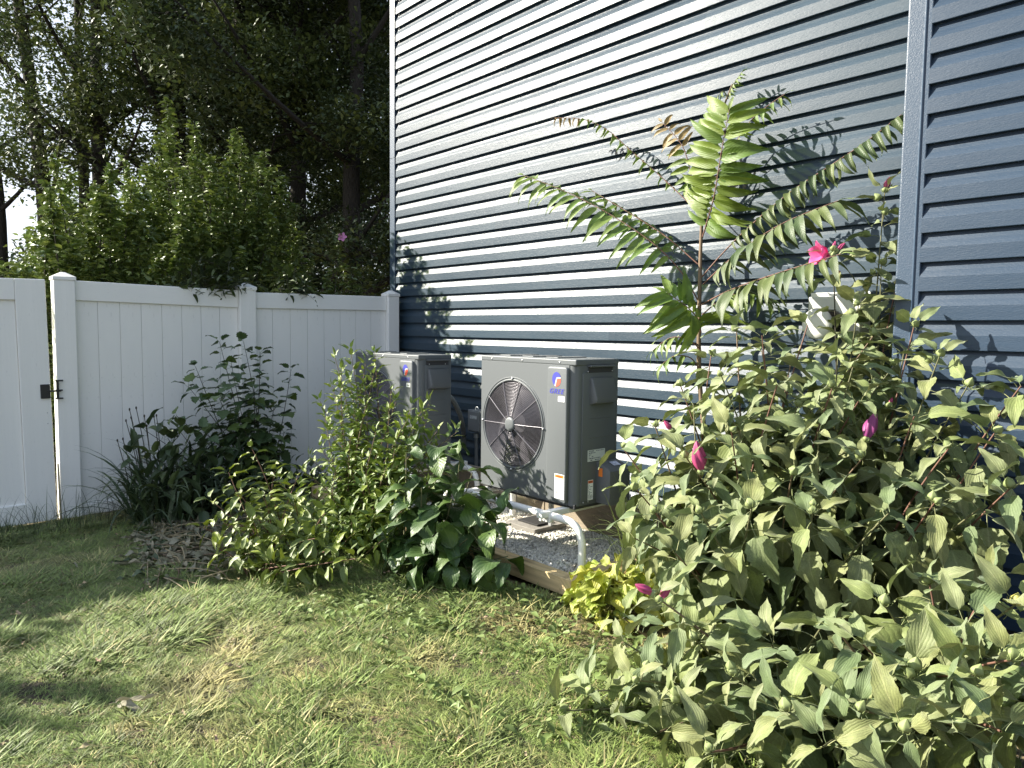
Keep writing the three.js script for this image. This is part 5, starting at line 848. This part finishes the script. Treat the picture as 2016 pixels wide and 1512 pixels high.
function tree(name, label, x, z, H, r0, o = {}) {
  const t = thing(name, label, 'tree', gv(x, z)), B = [], tips = [], { lean = V(0, 0, 0), first = 0.25, spread = 0.32, nl = 12, dens = 60, mats = TL, clump = 0.5 } = o;
  const tp = []; for (let i = 0; i <= 6; i++) { const u = i / 6; tp.push(V(rr(-0.12, 0.12) * H * 0.06 * (i ? 1 : 0) + lean.x * u, u * H - 0.1, rr(-0.12, 0.12) * H * 0.06 * (i ? 1 : 0) + lean.z * u)); }
  const tc = new THREE.CatmullRomCurve3(tp); const trunk = part('trunk', taper(tp, r0, r0 * 0.18, 20, 9, H), M.bark, t);
  for (let i = 0; i < nl; i++) {
    const u = lerp(first, 0.98, (i + rnd() * 0.7) / nl), p = tc.getPointAt(u), a = i * GOLD + rr(-0.5, 0.5), l = H * spread * (1.15 - u * 0.75) * rr(0.7, 1.2), el = lerp(0.35, 1.0, u) + rr(-0.2, 0.25), d = V(Math.cos(a) * Math.cos(el), Math.sin(el), Math.sin(a) * Math.cos(el));
    const e = p.clone().addScaledVector(d, l), mid = p.clone().lerp(e, 0.5).add(V(0, -l * 0.06, 0)).add(jit(l * 0.06)), c = new THREE.QuadraticBezierCurve3(p, mid, e);
    B.push(taper(c.getPoints(5), r0 * lerp(0.42, 0.2, u), r0 * 0.06, 8, 6, l));
    for (let k = 0; k < 7; k++) { const v = lerp(0.25, 1, (k + rnd()) / 7), q = c.getPoint(v), b = rr(0, 6.283), m = l * rr(0.18, 0.42), f = q.clone().add(V(Math.cos(b) * m, rr(-0.2, 0.55) * m, Math.sin(b) * m)); B.push(taper([q, q.clone().lerp(f, 0.5).add(jit(m * 0.08)), f], r0 * 0.07, r0 * 0.02, 4, 4)); tips.push(f, q.clone().lerp(f, 0.55)); }
  }
  part('limb', B, M.bark, t);
  const per = SPRAY.map(() => []); const per2 = mats.map(() => SPRAY.map(() => []));
  for (const p of tips) { const cm = clump * rr(0.6, 1.2), k = Math.round(dens * rr(0.5, 1.3)), mi = Math.floor(rnd() * mats.length); for (let i = 0; i < k; i++) { const w = p.clone().add(V(rr(-1, 1), rr(-0.8, 0.8), rr(-1, 1)).normalize().multiplyScalar(cm * Math.cbrt(rnd()))); const q = new THREE.Quaternion().setFromEuler(new THREE.Euler(rr(-0.4, 0.4), rr(0, 6.28), rr(-0.4, 0.4))), s = rr(0.75, 1.25) * (o.ls ?? 1); per2[rnd() < 0.75 ? mi : Math.floor(rnd() * mats.length)][Math.floor(rnd() * 3)].push(new THREE.Matrix4().compose(w, q, V(s, s, s))); } }
  per2.forEach((pp, mi) => pp.forEach((a, gi) => { if (!a.length) return; const im = new THREE.InstancedMesh(SPRAY[gi], mats[mi], a.length); a.forEach((m, i) => im.setMatrixAt(i, m)); im.name = 'crown'; im.userData.kind = 'stuff'; im.castShadow = im.receiveShadow = true; t.add(im); }));
  return t;
}
{
  const P = (px, d) => { const p = at(px, 645, d); return [p.x, p.z]; };
  seed(311); tree('woodland_tree', 'tall open tree with a straight dark trunk, leftmost at the photo edge', ...P(25, 17), 13, 0.17, { first: 0.3, dens: 6, lean: V(-0.8, 0, 0.6), spread: 0.28 });
  seed(312); tree('woodland_tree', 'tall dark-trunked tree seen against bright sky, second from the left', ...P(128, 14.5), 12, 0.19, { first: 0.28, dens: 7, lean: V(0.2, 0, 0.9), spread: 0.25 });
  seed(313); tree('woodland_tree', 'slim tree trunk rising beside the forked trunk above the sunlit shrub', ...P(180, 16), 12.5, 0.15, { first: 0.3, dens: 6, lean: V(0, 0, 0.2), spread: 0.25 });
  seed(314); tree('woodland_tree', 'dark forked tree right of the bright sky gap', ...P(226, 13.5), 11, 0.18, { first: 0.32, dens: 10, lean: V(0.1, 0, 0.3), spread: 0.3 });
  seed(315); tree('woodland_tree', 'dense dark leafy tree behind the tall shrub shoots', ...P(360, 13.5), 11.5, 0.2, { first: 0.18, dens: 30 });
  seed(316); tree('woodland_tree', 'dense dark tree in the middle of the wood left of the house', ...P(470, 15), 13, 0.22, { first: 0.15, dens: 36 });
  seed(317); tree('woodland_tree', 'dense dark tree nearest the house corner', ...P(700, 13), 12, 0.2, { first: 0.12, dens: 36 });
  seed(318); tree('woodland_tree', 'dense dark tree between the middle wood and the house corner', ...P(590, 14), 12.5, 0.2, { first: 0.12, dens: 36 });
  seed(319); tree('woodland_tree', 'dark tree partly hidden behind the house corner', ...P(830, 16), 13, 0.22, { first: 0.12, dens: 32 });
  // the wood further back, and on to the left of the frame
  seed(331);
  const pts = [];
  for (let i = 0; i < 26000; i++) {
    let x, z, y, ok;
    if (i < 19000) { const px = rr(330, 860), d = rr(17, 26), b = at(px, 645, d); x = b.x; z = b.z; y = rr(-0.5, 1) ** 1 * 0 + rr(0, 13) * (0.8 + 0.3 * vnoise(px * 0.02, 3, 9)); ok = vnoise(px * 0.03, y * 0.7, 17) > 0.25; }
    else if (i < 22000) { const px = rr(-30, 340), d = rr(19, 26), b = at(px, 645, d); x = b.x; z = b.z; y = 4.4 * Math.pow(rnd(), 1.2) * (0.6 + 0.6 * vnoise(px * 0.03, 1, 19)); ok = true; }
    else { x = rr(-21, -15.5); z = rr(3.4, 9.5); y = rr(0.5, 10.5) * (0.75 + 0.3 * vnoise(z, x, 23)); ok = vnoise(z * 1.1, y * 0.8, 29) > 0.3; }
    if (ok) pts.push(V(x, y, z));
  }
  const wood = tag(new THREE.Group(), 'dark far wood reading as one mass behind the nearer trees', null, null, 'stuff'); wood.name = 'woodland'; scene.add(wood);
  SPRAY.forEach((g, gi) => { const a = pts.filter((_, i) => i % 3 === gi), im = new THREE.InstancedMesh(g, TL[1], a.length), q = new THREE.Quaternion(); a.forEach((p, i) => { q.setFromEuler(new THREE.Euler(rr(-0.4, 0.4), rr(0, 6.28), rr(-0.4, 0.4))); const s = rr(1.2, 2.1); mx.compose(p, q, V(s, s, s)); im.setMatrixAt(i, mx); }); im.name = 'wood_leaves'; im.userData.kind = 'stuff'; im.castShadow = im.receiveShadow = true; wood.add(im); });
}
renderer.render(scene, camera);
